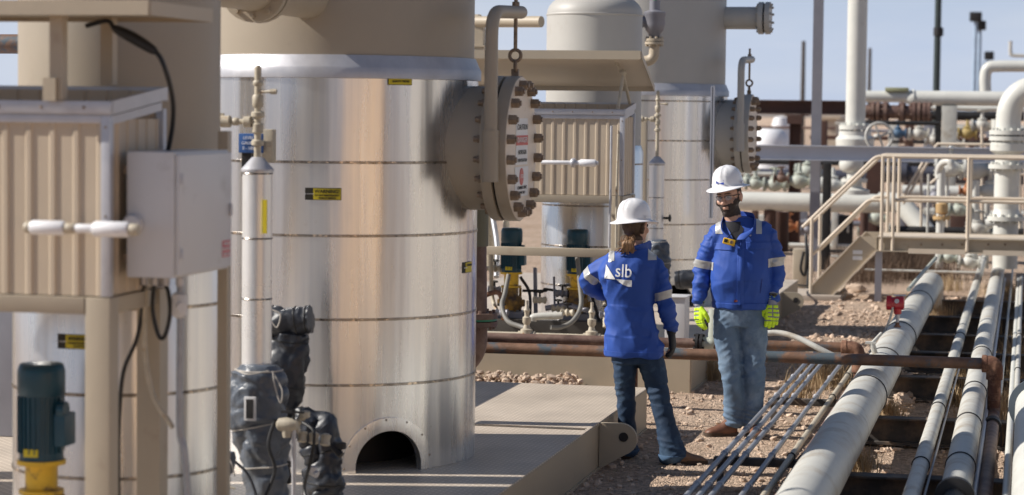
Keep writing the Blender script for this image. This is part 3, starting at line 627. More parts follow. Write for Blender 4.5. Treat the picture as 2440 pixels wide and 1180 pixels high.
# hoses and conduits under the box
def hose(pts, r, m, name, label, Y=8.38, cat='hose', group=None, br=.12):
    P = [ay(x, y, yy[0] if (yy := rest) else Y) for x, y, *rest in pts]
    return tag(MB().tube(smoothpath(P), r, 12).build(name, m, loc=P[0]), label, cat, group)
def smoothpath(P, n=8):
    P = [P[0] * 2 - P[1]] + list(P) + [P[-1] * 2 - P[-2]]; out = []
    for i in range(1, len(P) - 2):
        for k in range(n):
            t_ = k / n; a, b_, c_, d_ = P[i - 1:i + 3]
            out.append(.5 * ((2 * b_) + (c_ - a) * t_ + (2 * a - 5 * b_ + 4 * c_ - d_) * t_ ** 2 + (3 * b_ - a - 3 * c_ + d_) * t_ ** 3))
    out.append(P[-2]); return out
hose([(342, 672), (338, 740), (325, 810), (296, 880), (286, 960), (282, 1080), (284, 1260)], .0085, rubber, 'cable', 'black cable drooping from the grey box and down beside the cabinet leg')
hose([(367, 678), (364, 740), (378, 800), (393, 800), (405, 750), (402, 700), (393, 676)], .0085, rubber, 'cable', 'black cable looping back up under the grey box')
hose([(350, 690), (345, 760), (347, 860), (368, 950), (400, 1000), (412, 1020)], .010, beige, 'flexible_conduit', 'tan flexible conduit sagging toward the grey vertical conduit')
hose([(428, 668), (430, 720), (428, 1010), (440, 1080), (452, 1240)], .014, conduit, 'conduit', 'grey rigid conduit dropping from the grey box with a fitting near its top')
p = ay(428, 730, 8.38); b = MB(); b.lathe((p.x, 8.38, p.z - .045), (0, 0, 1), [(.016, 0), (.03, .01), (.03, .09), (.016, .1)], 16); b.cyl((p.x + .01, 8.36, p.z), (p.x + .03, 8.33, p.z), .02, 12); single(b.build('conduit_fitting', boxg), 'grey seal fitting on the rigid conduit below the grey box', 'fitting')
hose([(205, 62, 8.3), (255, 50, 8.3), (275, 70, 8.3), (320, 95, 8.25), (372, 125, 8.2), (397, 175, 8.2), (412, 240, 8.25), (411, 300, 8.3), (400, 362, 8.35)], .0095, rubber, 'cable', 'black cable curving from the canopy down to the top of the grey box')
b = MB(); P = smoothpath([ay(x, y, 8.2) for x, y in ((270, 66), (320, 92), (372, 124))]); b.tube(P, .02, 14, rads=[.012 + .010 * math.sin(math.pi * i / (len(P) - 1)) ** .5 for i in range(len(P))]); single(b.build('cable_wrap', rubber), 'thick black wrap taped round the cable under the canopy', 'cable wrap')
# pipe support post next to near column
pp = ay(534, 500, 9.12); b = MB(); b.box((pp.x - .022, 9.10, .306), (pp.x + .022, 9.15, 2.17), .003); single(b.build('support_post', tan), 'thin tan post just right of the grey box holding the valve branch', 'post')

# ------------------------------------------------------------------ pumps
def pump(x, y, label, zt=1.246, zb=.862):
    t = thing('pump', (x, y, .305), label, 'pump', 'vertical pumps with teal motors'); r = .089
    b = MB(); b.lathe((x, y, 0), (0, 0, 1), [(r * .98, zb), (r * .98, zt - .12)], 40)
    for k in range(26):
        a = 2 * math.pi * k / 26
        if not -.7 < a - 0 < .7: b.box((x + r * .95, y - .002, zb + .03), (x + r * 1.07, y + .002, zt - .13), rot=Matrix.Rotation(a, 4, 'Z'), piv=(x, y, 0))
    b.build('motor_body', teal, t)
    b = MB(); b.lathe((x, y, 0), (0, 0, 1), [(r * 1.02, zt - .125), (r * 1.06, zt - .12), (r * 1.06, zt - .03), (r * .98, zt - .006), (r * .9, zt), (.02, zt + .003)], 40); b.build('fan_cover', teal, t)
    b = MB(); b.box((x + r * .8, y - .055, zb + .06), (x + r + .035, y + .055, zb + .19), .008); b.build('terminal_box', teal, t)
    b = MB(); b.cyl((x + .09, y - .03, zt - .18), (x + r + .03, y - .03, zt - .18), .035, 16); b.build('conduit_hub', teal, t)
    b = MB(); b.lathe((x, y, 0), (0, 0, 1), [(r * 1.08, zb), (r * 1.08, zb - .018), (r * .72, zb - .022), (r * .72, zb - .115), (r * 1.0, zb - .12), (r * 1.0, zb - .135)], 32); b.build('adapter', yel, t)
    b = MB(); b.box((x - .05, y - .075, zb - .25), (x + .05, y + .075, zb - .137), .01); b.lathe((x, y, zb - .33), (0, 0, 1), [(.085, 0), (.10, .03), (.10, .09), (.085, .12)], 28); b.box((x - .12, y - .03, zb - .30), (x + .12, y + .03, zb - .24), .008)
    for k in range(5):
        a = R(72 * k + 20); b.cyl((x + .08 * math.cos(a), y + .08 * math.sin(a), zb - .36), (x + .08 * math.cos(a), y + .08 * math.sin(a), zb - .14), .012, 8)
    b.build('pump_casing', mat('grimy_yellow', (.30, .17, .03), .6, var=.4, vscale=14, bump=.3, second=(.07, .045, .03), sfac=(.45, .6), sscale=10), t)
    b = MB(); b.box((x - .13, y - .13, .306), (x + .13, y + .13, zb - .34), .006); b.build('pedestal', greymetal, t)
    b = MB(); b.box((x - .035, y - r - .003, zb + .02), (x + .025, y - r + .003, zb + .05)); b.build('name_plate', labely, t)
    return t
pump(-3.80, 8.5, 'teal motor pump on yellow base at the lower left corner')
pump(-4.362, 19.6, 'left teal motor pump behind the tan rail, under the manway flange')
pump(-3.777, 19.6, 'right teal motor pump behind the tan rail, beside the woman elbow')

# ------------------------------------------------------------------ level columns
brightj = mat('bright_white_jacket', (.78, .78, .78), .3, .45, var=.04, vscale=4)
def level_column(x, y, label, zb=1.02, zt=1.975, r=.072):
    t = thing('level_column', (x, y, zb), label, 'level column', 'white level columns beside the wide vessels')
    MB().cyl((x, y, zb - .5), (x, y, zt), r, 48).build('jacket', brightj, t)
    MB().lathe((x, y, zt - .012), (0, 0, 1), [(r + .006, 0), (r + .006, .012), (.028, .068), (.022, .07)], 40).build('cone_cap', galv, t)
    for z in (zt - .02, zt - .33, zt - .62):
        MB().lathe((x, y, z), (0, 0, 1), [(r + .001, -.004), (r + .003, 0), (r + .001, .004)], 40, False).build('strap', band, t)
    b = MB(); b.cyl((x, y, zt + .05), (x, y, 2.46), .017, 12)
    for z, rr, h in ((2.10, .03, .03), (2.17, .027, .05), (2.235, .032, .03), (2.30, .026, .06), (2.385, .024, .025), (2.455, .012, .03)): b.lathe((x, y, z - h / 2), (0, 0, 1), [(rr * .8, 0), (rr, .006), (rr, h - .006), (rr * .8, h)], 10)
    b.cyl((x, y, 2.345), (x + .09, y - .02, 2.345), .008, 8); b.cyl((x + .07, y - .02, 2.345), (x + .10, y - .02, 2.345), .013, 8); b.build('riser_fittings', beige, t)
    b = MB(); b.cyl((x, y, 2.20), (x - .42, y, 2.20), .013, 12)
    for k, (dx, rr, h) in enumerate(((.05, .028, .04), (.11, .02, .03), (.16, .03, .05), (.22, .022, .04), (.28, .028, .06), (.35, .022, .03), (.41, .028, .03))): b.lathe((x - dx, y, 2.2), (1, 0, 0), [(rr * .8, -h / 2), (rr, -h / 2 + .005), (rr, h / 2 - .005), (rr * .8, h / 2)], 10)
    b.box((x - .25, y - .008, 2.215), (x - .17, y + .008, 2.24)); b.build('valve_branch', beige, t)
    b = MB(); b.box((x - .30, y - .03, 2.155), (x - .18, y - .02, 2.17)); b.build('valve_handle', mat('ochre_handle', (.45, .25, .05), .5), t)
    return t
colA = level_column(-3.585, 10.5, 'white jacketed level column with cone cap, near the left')
b = MB(); z0 = ay(641, 475, 10.5).z; z1 = ay(641, 555, 10.5).z
b.box((-3.535, 10.432, z1), (-3.515, 10.44, z0)); b.build('warning_label', labely, colA)
colB = level_column(-3.41, 21.6, 'white jacketed level column with cone cap, between the two people', 1.05, 1.79)
# blue gauge plate beside near column
t = thing('gauge', (-3.72, 11.0, 2.03), 'blue faced gauge plate behind the near level column', 'gauge')
p0, p1 = ay(570, 318, 11.05), ay(627, 365, 11.05)
MB().box((p0.x, 11.04, p1.z), (p1.x, 11.06, p0.z), .004).build('face_plate', labelb, t)
for k in range(3): text_mesh(('LEVEL', 'GAUGE', '0 - 100')[k], .022, frameM(((p0.x + p1.x) / 2 - .01, 11.036, p0.z - .022 - k * .026), (1, 0, 0), (0, 0, 1)), inkw, t)
p2, p3 = ay(628, 308, 11.1), ay(654, 388, 11.1); b = MB(); b.box((p2.x, 11.07, p3.z), (p3.x, 11.13, p2.z), .006); b.build('housing', beige, t)
b = MB(); b.box((p0.x + .01, 11.061, p1.z - .12), (p0.x + .06, 11.1, p1.z)); b.build('bracket', rubber, t)

# ------------------------------------------------------------------ insulation blankets
def lumpy(rings_px, Y, m, seed, depth=.8, seg=64, amp=.02):
    """rings_px: (px, py, half width px); rings stacked along the list"""
    b = MB(); C_ = [(ay(x, y, Y), hw / CAM_F * Y * 1.03) for x, y, hw in rings_px]; pts = []
    for i in range(len(C_) - 1):
        for k in range(11):
            f_ = k / 11; pts.append((C_[i][0].lerp(C_[i + 1][0], f_), C_[i][1] * (1 - f_) + C_[i + 1][1] * f_))
    pts.append(C_[-1]); rings = []
    for i, (c, r) in enumerate(pts):
        tdir = (pts[min(i + 1, len(pts) - 1)][0] - pts[max(i - 1, 0)][0]).normalized(); u = V((0, 1, 0)).cross(tdir).normalized(); rg = []
        e = .55 if i in (0, len(pts) - 1) else 1
        for k in range(seg):
            a = 2 * math.pi * k / seg; d = u * math.cos(a) + V((0, 1, 0)) * math.sin(a) * depth
            q = c + d * r * e; nn = noise.fractal(V((q.x * 7, q.y * 7, q.z * 6)) + V((seed, 0, 0)), 1, 2, 5); fo = 1 - 2.4 * abs(noise.noise(V((q.x * 9 + q.z * 7 + seed, q.y * 6, q.z * 10 - q.x * 6)))); edge = math.exp(-min(i, len(pts) - 1 - i) * .8) * math.cos(a * 9 + seed) * .5
            cre = max(0, 1 - 7 * abs(noise.noise(V((q.x * 6 - q.z * 5 + seed * 3, q.y * 5, q.z * 6 + q.x * 3))))); rg.append(q + d * amp * (1.0 * nn + .55 * fo + edge - .75 * cre))
        rings.append(rg)
    b.loft(rings); b.rings = rings; return b
def blanket_thing(nm, rp, Y, m, seed, label, win=None, strs=(), amp=.02, depth=.8):
    t = thing(nm, ay(rp[0][0], rp[0][1], Y), label, 'insulation cover', 'grey insulation covers')
    lb_ = lumpy(rp, Y, m, seed, depth, amp=amp); rr_ = lb_.rings; o = lb_.build('cloth_cover', m, t, smooth=60)
    for f_ in ((.12, .55, .85) if len(rp) > 4 else (.2, .8)):
        rg_ = rr_[int(f_ * (len(rr_) - 1))]; c_ = sum(rg_, V()) / len(rg_); rg2 = [c_ + (q_ - c_) * 1.02 for q_ in rg_[::2]]; MB().tube(rg2 + [rg2[0]], .004, 6).build('tie_cord', string if m is blanket else rubber, t)
    if win:
        x0, y0, x1, y1, yy = win; a, c = ay(x0, y0, yy), ay(x1, y1, yy)
        MB().box((a.x, yy, c.z), (c.x, yy + .012, a.z), .004).build('window_frame', boxg, t)
        MB().box((a.x + .012, yy - .003, c.z + .012), (c.x - .012, yy + .005, a.z - .012)).build('window', black, t)
    for st in strs: MB().tube(smoothpath([ay(*q) for q in st]), .0035, 6).build('drawstring', string, t)
    return t
blanket_thing('insulation_cover', [(612, 868, 42), (612, 890, 66), (608, 940, 72), (612, 1000, 74), (622, 1050, 66), (632, 1100, 56), (640, 1200, 50)], 10.45, blanket, 3, 'large grey cloth cover tied round the foot of the near level column', (581, 945, 609, 1004, 10.27), [[(652, 890, 10.3), (672, 930, 10.28), (668, 960, 10.28), (655, 920, 10.28), (650, 885, 10.3)], [(560, 880, 10.33), (590, 892, 10.25), (640, 884, 10.28)]], amp=.022)
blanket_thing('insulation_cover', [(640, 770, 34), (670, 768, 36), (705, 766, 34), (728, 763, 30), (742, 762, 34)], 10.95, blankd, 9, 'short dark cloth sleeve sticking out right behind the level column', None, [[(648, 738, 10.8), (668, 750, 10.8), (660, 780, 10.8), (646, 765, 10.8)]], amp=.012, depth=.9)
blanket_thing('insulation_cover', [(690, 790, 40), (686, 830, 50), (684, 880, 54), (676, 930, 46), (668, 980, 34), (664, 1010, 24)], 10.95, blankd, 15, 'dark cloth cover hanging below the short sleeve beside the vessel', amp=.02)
blanket_thing('insulation_cover', [(440, 1085, 26), (480, 1092, 34), (520, 1100, 34), (556, 1105, 30)], 10.2, blanket, 21, 'grey cloth sleeve round the low horizontal pipe at the bottom left', None, [[(540, 1080, 10.0), (552, 1105, 9.98), (560, 1135, 10.0)]], amp=.012, depth=.9)
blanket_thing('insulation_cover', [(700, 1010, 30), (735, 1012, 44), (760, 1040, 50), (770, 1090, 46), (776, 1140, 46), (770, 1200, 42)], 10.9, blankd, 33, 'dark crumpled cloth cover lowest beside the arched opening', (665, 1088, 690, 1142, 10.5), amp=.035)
blanket_thing('insulation_cover', [(1563, 572, 18), (1564, 584, 27), (1566, 620, 30), (1568, 660, 30), (1570, 700, 26)], 21.5, blanket, 41, 'grey cloth cover round the foot of the far level column', amp=.02)
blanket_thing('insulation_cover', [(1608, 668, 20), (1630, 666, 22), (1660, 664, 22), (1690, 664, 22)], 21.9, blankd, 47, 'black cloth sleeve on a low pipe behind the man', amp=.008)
# drain valve in front of the covers
t = thing('drain_valve', ay(690, 1010, 10.3), 'small brass drain valve on a thin pipe in front of the dark cloth covers', 'valve')
b = MB(); a = ay(700, 1000, 10.3); c = ay(700, 1240, 10.3); b.tube([a, c], .011, 10); b.build('stem_pipe', galv, t)
b = MB(); p = ay(684, 1012, 10.3); b.lathe(p, (1, 0, 0), [(.015, -.05), (.03, -.04), (.035, 0), (.03, .03), (.02, .05)], 14); b.cyl(p, p + V((0, 0, -.06)), .03, 12, .022); b.build('valve_body', beige, t)
b = MB(); p = ay(700, 985, 10.3); b.box((p.x - .06, 10.29, p.z), (p.x + .05, 10.31, p.z + .01)); b.cyl(p + V((0, 0, -.03)), p + V((0, 0, .02)), .008, 8); b.sphere(p + V((-.09, 0, -.05)), .014, 10, 8); b.build('lever', black, t)
for k in range(6):
    p = ay(720 + 14 * k, 1040 + (k * 37) % 70, 10.55)
    if k % 2 == 0: tag(MB().lathe(p, (0, .3, 1), [(.012, -.03), (.024, -.025), (.02, 0), (.026, .02), (.012, .03)], 10).build('brass_fitting', beige), ('brass fitting high on the dark lowest cloth cover', 'x', 'brass fitting in the middle of the dark lowest cloth cover', 'x', 'brass fitting at the right of the dark lowest cloth cover')[k], 'fitting', 'small brass fittings')

random.seed(11)
cl = [('short brass plug', 'at the top left of the dark lowest cloth cover', 706, 1010, 'brass_plug', beige), ('black lever', 'between the grey and dark cloth covers', 655, 990, 'valve_lever', black), ('rusty nipple', 'left of the thin drain pipe', 668, 1060, 'pipe_nipple', rust), ('black elbow', 'low between the two cloth covers', 690, 1150, 'pipe_elbow', black), ('steel cap', 'under the brass drain valve', 735, 1120, 'capped_nipple', galv), ('dark tee', 'right edge of the dark lowest cloth cover', 790, 1060, 'pipe_tee', black)]
for k, (a_, b__, px, py, nm_, m_) in enumerate(cl):
    p = ay(px, py, 10.5); b = MB(); q = V((random.uniform(-.06, .06), random.uniform(-.02, .02), random.uniform(-.05, .05))); b.tube(bend([p - q, p, p + V((q.z, 0, q.x + .05))], .03, 4), .017, 12); b.lathe(p + V((q.z, 0, q.x + .05)), (0, 0, 1), [(.015, -.015), (.027, -.01), (.027, .015), (.015, .02)], 8)
    tag(b.build(nm_, m_), '%s %s' % (a_, b__), 'fitting')
for k, pts in enumerate(([(655, 1000, 10.3), (640, 1060, 10.25), (655, 1120, 10.25), (630, 1190, 10.2)], [(720, 1005, 10.4), (748, 1030, 10.35), (742, 1090, 10.35), (725, 1160, 10.35), (735, 1200, 10.3)], [(560, 1100, 10.15), (590, 1130, 10.15), (610, 1180, 10.15), (612, 1220, 10.15)], [(480, 1110, 10.0), (500, 1135, 10.0), (520, 1150, 10.0), (560, 1165, 10.0)])):
    hose2_ = [ay(*q) for q in pts]; P_ = [hose2_[0] * 2 - hose2_[1]] + hose2_
    tag(MB().tube(smoothpath(hose2_), .009 - .001 * k, 8).build('black_tube', (rubber, rubber, blankd, beige)[k]), ('thin black tube hanging from the brass drain valve', 'thin black tube looping over the dark lowest cloth cover', 'dark cord trailing from the grey cloth sleeve', 'tan cord under the grey cloth sleeve')[k], 'tube')
# ------------------------------------------------------------------ equipment seen under the manway
t = thing('riser_pipe', (-3.31, 14.0, .3), 'brown vertical pipe with green gasket flange right behind the near vessel', 'pipe')
MB().tube(bend([(-3.36, 14.0, 1.75), (-3.34, 14.0, .75), (-3.6, 14.0, .52)], .2), .075, 24).build('pipe_run', rustt, t)
b = MB(); flange(b, (-3.33, 14.0, .985), (0, 0, 1), .125, .035); b.build('flange', rustt, t); b = MB(); b.lathe((-3.33, 14.0, .955), (0, 0, 1), [(.12, 0), (.12, .012)], 24); b.build('gasket', mat('green_gasket', (.03, .22, .12), .5), t); b = MB(); flange(b, (-3.33, 14.0, .935), (0, 0, 1), .125, .03); b.build('flange', rustt, t)
MB().cyl((-3.35, 14.0, 1.42), (-3.35, 14.0, 1.75), .083, 24).build('painted_sleeve', mat('olive_tape', (.16, .15, .10), .7), t)
def rail(px0, px1, y, Y, r, m, name, label, cat='rail', square=False, group=None, y1=None):
    a, c = ay(px0, y, Y), ay(px1, y1 if y1 else y, Y); c = V((c.x, c.y, (a.z + c.z) / 2 if not y1 else c.z)); a = V((a.x, a.y, c.z if not y1 else a.z))
    b = MB()
    if square: b.box((a.x, Y - r, a.z - r), (c.x, Y + r, a.z + r), .003)
    else: b.tube([a, c], r, 20)
    return single(b.build(name, m, loc=a), label, cat, group)
rail(1150, 1450, 600, 19.2, .035, tan, 'guard_rail', 'tan square rail in front of the two teal motor pumps', square=True)
t = thing('fuel_line', ay(1160, 787, 18.55), 'pale pipe with two upright drain valves lying along the far skid edge', 'pipe')
a, c = ay(1150, 785, 18.6), ay(1500, 785, 18.6); MB().tube([V((a.x, 18.6, .40)), V((c.x, 18.6, .40))], .036, 20).build('pipe_run', beige, t)
for px in (1255, 1410):
    p = ay(px, 780, 18.6); b = MB(); b.lathe((p.x, 18.6, .40), (0, 0, 1), [(.05, .0), (.05, .06), (.03, .07), (.022, .10), (.035, .12), (.035, .16), (.02, .17), (.02, .2), (.03, .22), (.012, .25), (.012, .30)], 14); b.cyl((p.x - .07, 18.6, .40), (p.x + .07, 18.6, .40), .046, 16); b.build('drain_valve', beige, t)
def hose2(pts, r, m, name, label, cat='hose', group=None): 
    P = [ay(*q) for q in pts]; return single(MB().tube(smoothpath(P), r, 12).build(name, m, loc=P[0]), label, cat, group)
hose2([(1212, 655, 19.3), (1203, 700, 19.2), (1196, 730, 19.1), (1210, 765, 19.0), (1240, 778, 18.95), (1262, 784, 18.9)], .020, mat('grey_hose_cover', (.20, .195, .18), .6), 'flexible_hose', 'grey flexible hose curving down from the left teal pump', group='grey hoses at the pumps')
hose2([(1374, 600, 19.3), (1382, 680, 19.2), (1384, 730, 19.1), (1365, 765, 19.0), (1335, 780, 18.95), (1312, 780, 18.9)], .020, MATS['grey_hose_cover'], 'flexible_hose', 'grey flexible hose curving down from the right teal pump', group='grey hoses at the pumps')
# low pipework of the far skid between the pumps
small = [([(1270, 765, 18.9), (1275, 755, 18.9), (1340, 752, 18.9)], .03, linepipe, 'white short elbow pipe between the two hoses'),
         ([(1245, 693, 19.8), (1300, 693, 19.8), (1300, 689, 19.8), (1368, 700, 19.8)], .012, black, 'thin black tube joining the two yellow pump bases'),
         ([(1320, 660, 19.7), (1322, 740, 19.6)], .010, greymetal, 'thin upright grey tube between the two pumps'),
         ([(1170, 600, 19.6), (1172, 700, 19.6), (1185, 745, 19.5)], .018, beige, 'thin beige tube left of the left teal pump'),
         ([(1150, 640, 19.9), (1196, 640, 19.9)], .02, beige, 'short beige crosspipe left of the left teal pump'),
         ([(1345, 680, 20.0), (1400, 672, 20.0), (1440, 660, 20.0)], .014, greymetal, 'thin grey tube rising behind the right teal pump'),
         ([(1165, 500, 20.6), (1167, 640, 20.6)], .05, beige, 'upright beige pipe below the manway flange')]
small += [([(1240, 660, 19.9), (1262, 700, 19.85), (1262, 770, 19.5)], .014, black, 'black tube sweeping down right of the left pump'),
         ([(1275, 640, 20.0), (1277, 770, 19.6)], .018, greymetal, 'upright grey tube left of the middle of the pumps'),
         ([(1150, 705, 19.5), (1190, 700, 19.5), (1200, 760, 19.3)], .022, rust, 'rusty low tube left of the left yellow pump base'),
         ([(1300, 735, 19.5), (1350, 728, 19.5), (1400, 740, 19.4)], .024, greymetal, 'dark horizontal tube low between the pumps'),
         ([(1405, 640, 19.8), (1410, 700, 19.7), (1430, 770, 19.4)], .014, black, 'black tube right of the right pump'),
         ([(1175, 520, 20.4), (1185, 590, 20.2), (1183, 660, 20.0)], .025, conduit, 'steel tube below the manway flange'),
         ([(1205, 500, 20.8), (1207, 560, 20.6)], .03, beige, 'short beige tube above the left teal pump'),
         ([(1440, 610, 19.6), (1442, 780, 19.3)], .02, beige, 'upright tan tube just left of the woman sleeve')]
b = MB(); b.box((-4.62, 19.35, .306), (-3.5, 19.9, .47), .01); single(b.build('pump_plinth', mat('oily_steel', (.05, .045, .04), .5, var=.3)), 'dark oily plinth under the two far teal pumps', 'plinth')
for pts, r, m, lb in small: hose2(pts, r, m, 'tubing', lb, 'tube')
for k, (px, py, Y) in enumerate(((1180, 640, 19.7), (1178, 690, 19.7), (1286, 715, 19.5), (1340, 700, 19.6), (1330, 735, 19.5), (1196, 745, 19.3), (1352, 745, 19.3), (1445, 750, 19.0))):
    p = ay(px, py, Y); t = thing('small_valve', p, 'small %s valve %s' % (('beige', 'grey')[k % 2], ('high left of the left teal pump', 'low left of the left teal pump', 'right beside the left yellow pump base', 'left beside the right yellow pump base', 'under the middle of the two pumps', 'beside the foot of the left hose', 'beside the curve of the right hose', 'just left of the woman jacket')[k]), 'valve', 'small valves around the pumps')
    m = (beige, greymetal)[k % 2]
    MB().lathe(p, (1, 0, 0), [(.02, -.06), (.035, -.05), (.022, -.02), (.036, 0), (.022, .02), (.035, .05), (.02, .06)], 14).build('valve_body', m, t)
    b = MB(); b.cyl(p, p + V((0, 0, .07)), .01, 8); b.ring(p + V((0, 0, .07)), (0, .3, 1), .03, .005, 20, 6); b.build('handwheel', black, t)
# cladding details right of far cabinet
hose2([(1457, 300, 19.12), (1455, 440, 19.1), (1452, 590, 19.1)], .011, galv, 'cabinet_conduit', 'thin conduit running down the right front corner of the far cabinet', 'conduit')
hose2([(1474, 320, 19.08), (1470, 440, 19.08), (1468, 590, 19.08)], .011, beige, 'cabinet_conduit', 'second thin conduit beside the far cabinet corner post', 'conduit')
b = MB(); p = ay(1532, 480, 22.4); b.box((p.x - .07, 22.35, .306), (p.x + .03, 22.45, 2.2), .004); single(b.build('support_post', tan), 'tan post against the far vessel left of the far level column', 'post')
b = MB(); p = ay(1592, 520, 21.6); b.cyl(p + V((-.06, 0, 0)), p + V((.02, 0, 0)), .012, 8); b.lathe(p, (1, 0, 0), [(.01, 0), (.035, .012), (.035, .022), (.01, .03)], 14); single(b.build('needle_valve', black), 'black knob on the right side of the far level column', 'knob')
# grey pedestal box between the people
t = thing('pedestal_box', (-2.75, 18.7, .305), 'light grey pedestal box standing between the woman and the man', 'box')
a, c = ay(1585, 706, 18.6), ay(1632, 790, 18.6); MB().box((a.x, 18.6, .306), (c.x, 18.85, a.z - .012), .006).build('housing', boxg, t); MB().box((a.x - .012, 18.585, a.z - .011), (c.x + .012, 18.865, a.z), .003).build('lid', boxg, t)

# ================================================================== LOW PIPES
def ypipe(X, z, r, Y0, Y1, m, name, label, cat='pipe', group=None, rings=(), ringm=black, seg=32, parts=()):
    t = thing(name, (X, (Y0 + Y1) / 2, z), label, cat, group)
    MB().tube([(X, Y0, z), (X, Y1, z)], r, seg).build('pipe_run', m, t)
    for y in rings:
        MB().lathe((X, y, z), (0, 1, 0), [(r + .001, -.009), (r + .007, -.006), (r + .007, .006), (r + .001, .009)], seg, False).build('clamp_ring', ringm, t)
    return t
bp = ypipe(-1.046, .325, .14, 8, 26.2, linepipe, 'pipeline', 'thick grey white pipeline running away on the ground, the widest one', rings=(16.04, 18.0, 20.3, 24.0))
for y in (14.2, 17.15, 19.4, 21.6): MB().lathe((-1.046, y, .325), (0, 1, 0), [(.1402, -.006), (.1425, 0), (.1402, .006)], 32, False).build('weld_bead', linepipe, bp)
# elbow down at its far end
MB().tube(bend([(-1.046, 26.2, .325), (-1.046, 27.2, .325), (-1.046, 27.4, -.2)], .4), .14, 28).build('end_elbow', linepipe, bp)
ypipe(-.555, .25, .047, 8, 34, linepipe, 'pipeline', 'thin white pipe right of the thick pipeline, with a thin rod beside it', rings=(13.43, 16.04, 21.3))
ypipe(-.327, .27, .082, 12.35, 34, linepipe, 'pipeline', 'medium white pipe right of the thin white pipe, ending in a dark coupling', rings=(13.3, 15.1, 16.9, 19.5))
b = MB(); b.lathe((-.327, 12.30, .27), (0, 1, 0), [(.05, -.1), (.105, -.09), (.105, -.03), (.09, 0), (.09, .05)], 28); b.cyl((-.327, 8, .27), (-.327, 12.3, .27), .055, 20); single(b.build('pipe_coupling', black), 'dark flanged coupling at the near end of the medium white pipe', 'coupling')
ypipe(.10, .40, .135, 8, 15.2, white_pipe, 'pipeline', 'large white pipe cut by the right edge, with a dark end flange')
b = MB(); b.lathe((.10, 15.2, .40), (0, 1, 0), [(.13, -.03), (.178, -.02), (.178, .02), (.13, .03)], 36); single(b.build('end_flange', mat('slate_paint', (.07, .09, .11), .5)), 'dark grey end flange of the large white pipe at the right edge', 'flange')
for X, lb in ((-1.738, 'leftmost galvanised conduit of the close group by the man boots'), (-1.673, 'second galvanised conduit from the left by the man boots'), (-1.610, 'third galvanised conduit from the left by the man boots'), (-1.452, 'single galvanised conduit halfway between the close group and the thick pipeline')):
    ypipe(X, .215, .0165, 8, 20.2, conduit, 'ground_conduit', lb, 'conduit', 'galvanised conduits along the ground', rings=[12.6, 13.78, 14.9, 16.77, 18.0, 19.2], ringm=galv, seg=16)
ypipe(-1.336, .215, .02, 8, 19.0, beige, 'ground_conduit', 'worn beige conduit left beside the thick pipeline', 'conduit', rings=[13.78, 16.77, 18.2], seg=16)
ypipe(-1.262, .20, .028, 8, 17.6, rustt, 'ground_conduit', 'thin brown pipe half hidden left under the thick pipeline', 'pipe', rings=[13.78], seg=16)
for X, r, m, Y1, lb in ((-.50, .008, galv, 19.3, 'thin bare rod right of the thin white pipe'), (-.237, .016, bluegrey, 30, 'thin blue grey conduit right of the medium white pipe'), (-.066, .022, white_pipe, 30, 'thin white conduit left of the right edge grass'), (-.15, .013, linepipe, 32, 'very thin pale conduit beyond the rusty crossing pipe')):
    ypipe(X, .2, r, 8 if X != -.15 else 17.5, Y1, m, 'ground_conduit', lb, 'conduit', seg=14)
ypipe(-.03, .22, .02, 17.6, 30, linepipe, 'ground_conduit', 'pale conduit at the right edge beyond the rusty crossing pipe', 'conduit', rings=(19, 22), seg=14)
# sleepers
for k, (Y, x0, x1, h, lb) in enumerate(((13.43, -1.15, 1.2, .20, 'nearest'), (16.04, -1.15, 1.2, .18, 'second'), (18.63, -1.15, 1.2, .18, 'third'), (20.6, -1.15, 1.2, .18, 'fourth'), (22.3, -1.15, 1.2, .18, 'fifth'), (24.3, -1.15, 1.2, .18, 'sixth'), (26.5, -.9, 1.2, .18, 'seventh'))):
    b = MB(); z = .183 if k else .183; b.box((x0, Y - .075, z - .012), (x1, Y + .075, z)); b.box((x0, Y - .006, .02), (x1, Y + .006, z - .0125)); b.box((x0, Y - .075, .0), (x1, Y + .075, .018)); single(b.build('pipe_sleeper', sleep, loc=(0, Y, 0)), '%s dark steel beam crossing under the white pipes, counting from the camera' % lb, 'beam', 'dark beams under the pipes')
for Y, lb in ((13.78, 'near'), (16.77, 'far')):
    b = MB(); b.box((-1.80, Y - .035, .15), (-1.16, Y + .035, .197), .003); b.box((-1.78, Y - .02, 0), (-1.74, Y + .02, .149)); b.box((-1.24, Y - .02, 0), (-1.2, Y + .02, .149)); single(b.build('conduit_support', sleep), '%s dark strut carrying the galvanised conduits' % lb, 'strut', 'dark struts under the conduits')
# crossing rusty pipes
t = thing('crossing_pipe', (-2, 16.5, .515), 'long lower rusty pipe crossing just behind the two people and over the pipeline', 'pipe', 'rusty crossing pipes')
yl = lambda x: 16.43 + (x + 2.4) * .02
MB().tube([(-4.2, yl(-4.2), .53), (-.235, yl(-.235), .53)], .041, 24).build('pipe_run', rustlow, t)
b = MB(); b.tube(bend([(-.26, yl(-.2), .53), (-.185, yl(-.2), .53), (-.185, yl(-.2), .42)], .06), .058, 24); b.lathe((-.275, yl(-.2), .53), (1, 0, 0), [(.05, 0), (.062, .004), (.062, .035), (.05, .04)], 24); b.build('elbow', rust, t)
b = MB(); b.tube([(-.185, yl(-.2), .43), (-.185, yl(-.2), .20)], .046, 24); b.build('drop_leg', rust, t)
b = MB(); b.tube(bend([(-.185, yl(-.2), .28), (-.185, yl(-.2), .17), (-.185, 16.2, .17), (-.185, 9, .17)], .06), .046, 24); b.build('lower_run', rustt, t)
b = MB(); b.lathe((-.185, 15.9, .17), (0, 1, 0), [(.05, -.07), (.062, -.065), (.062, .065), (.05, .07)], 24); b.build('coupling', black, t)
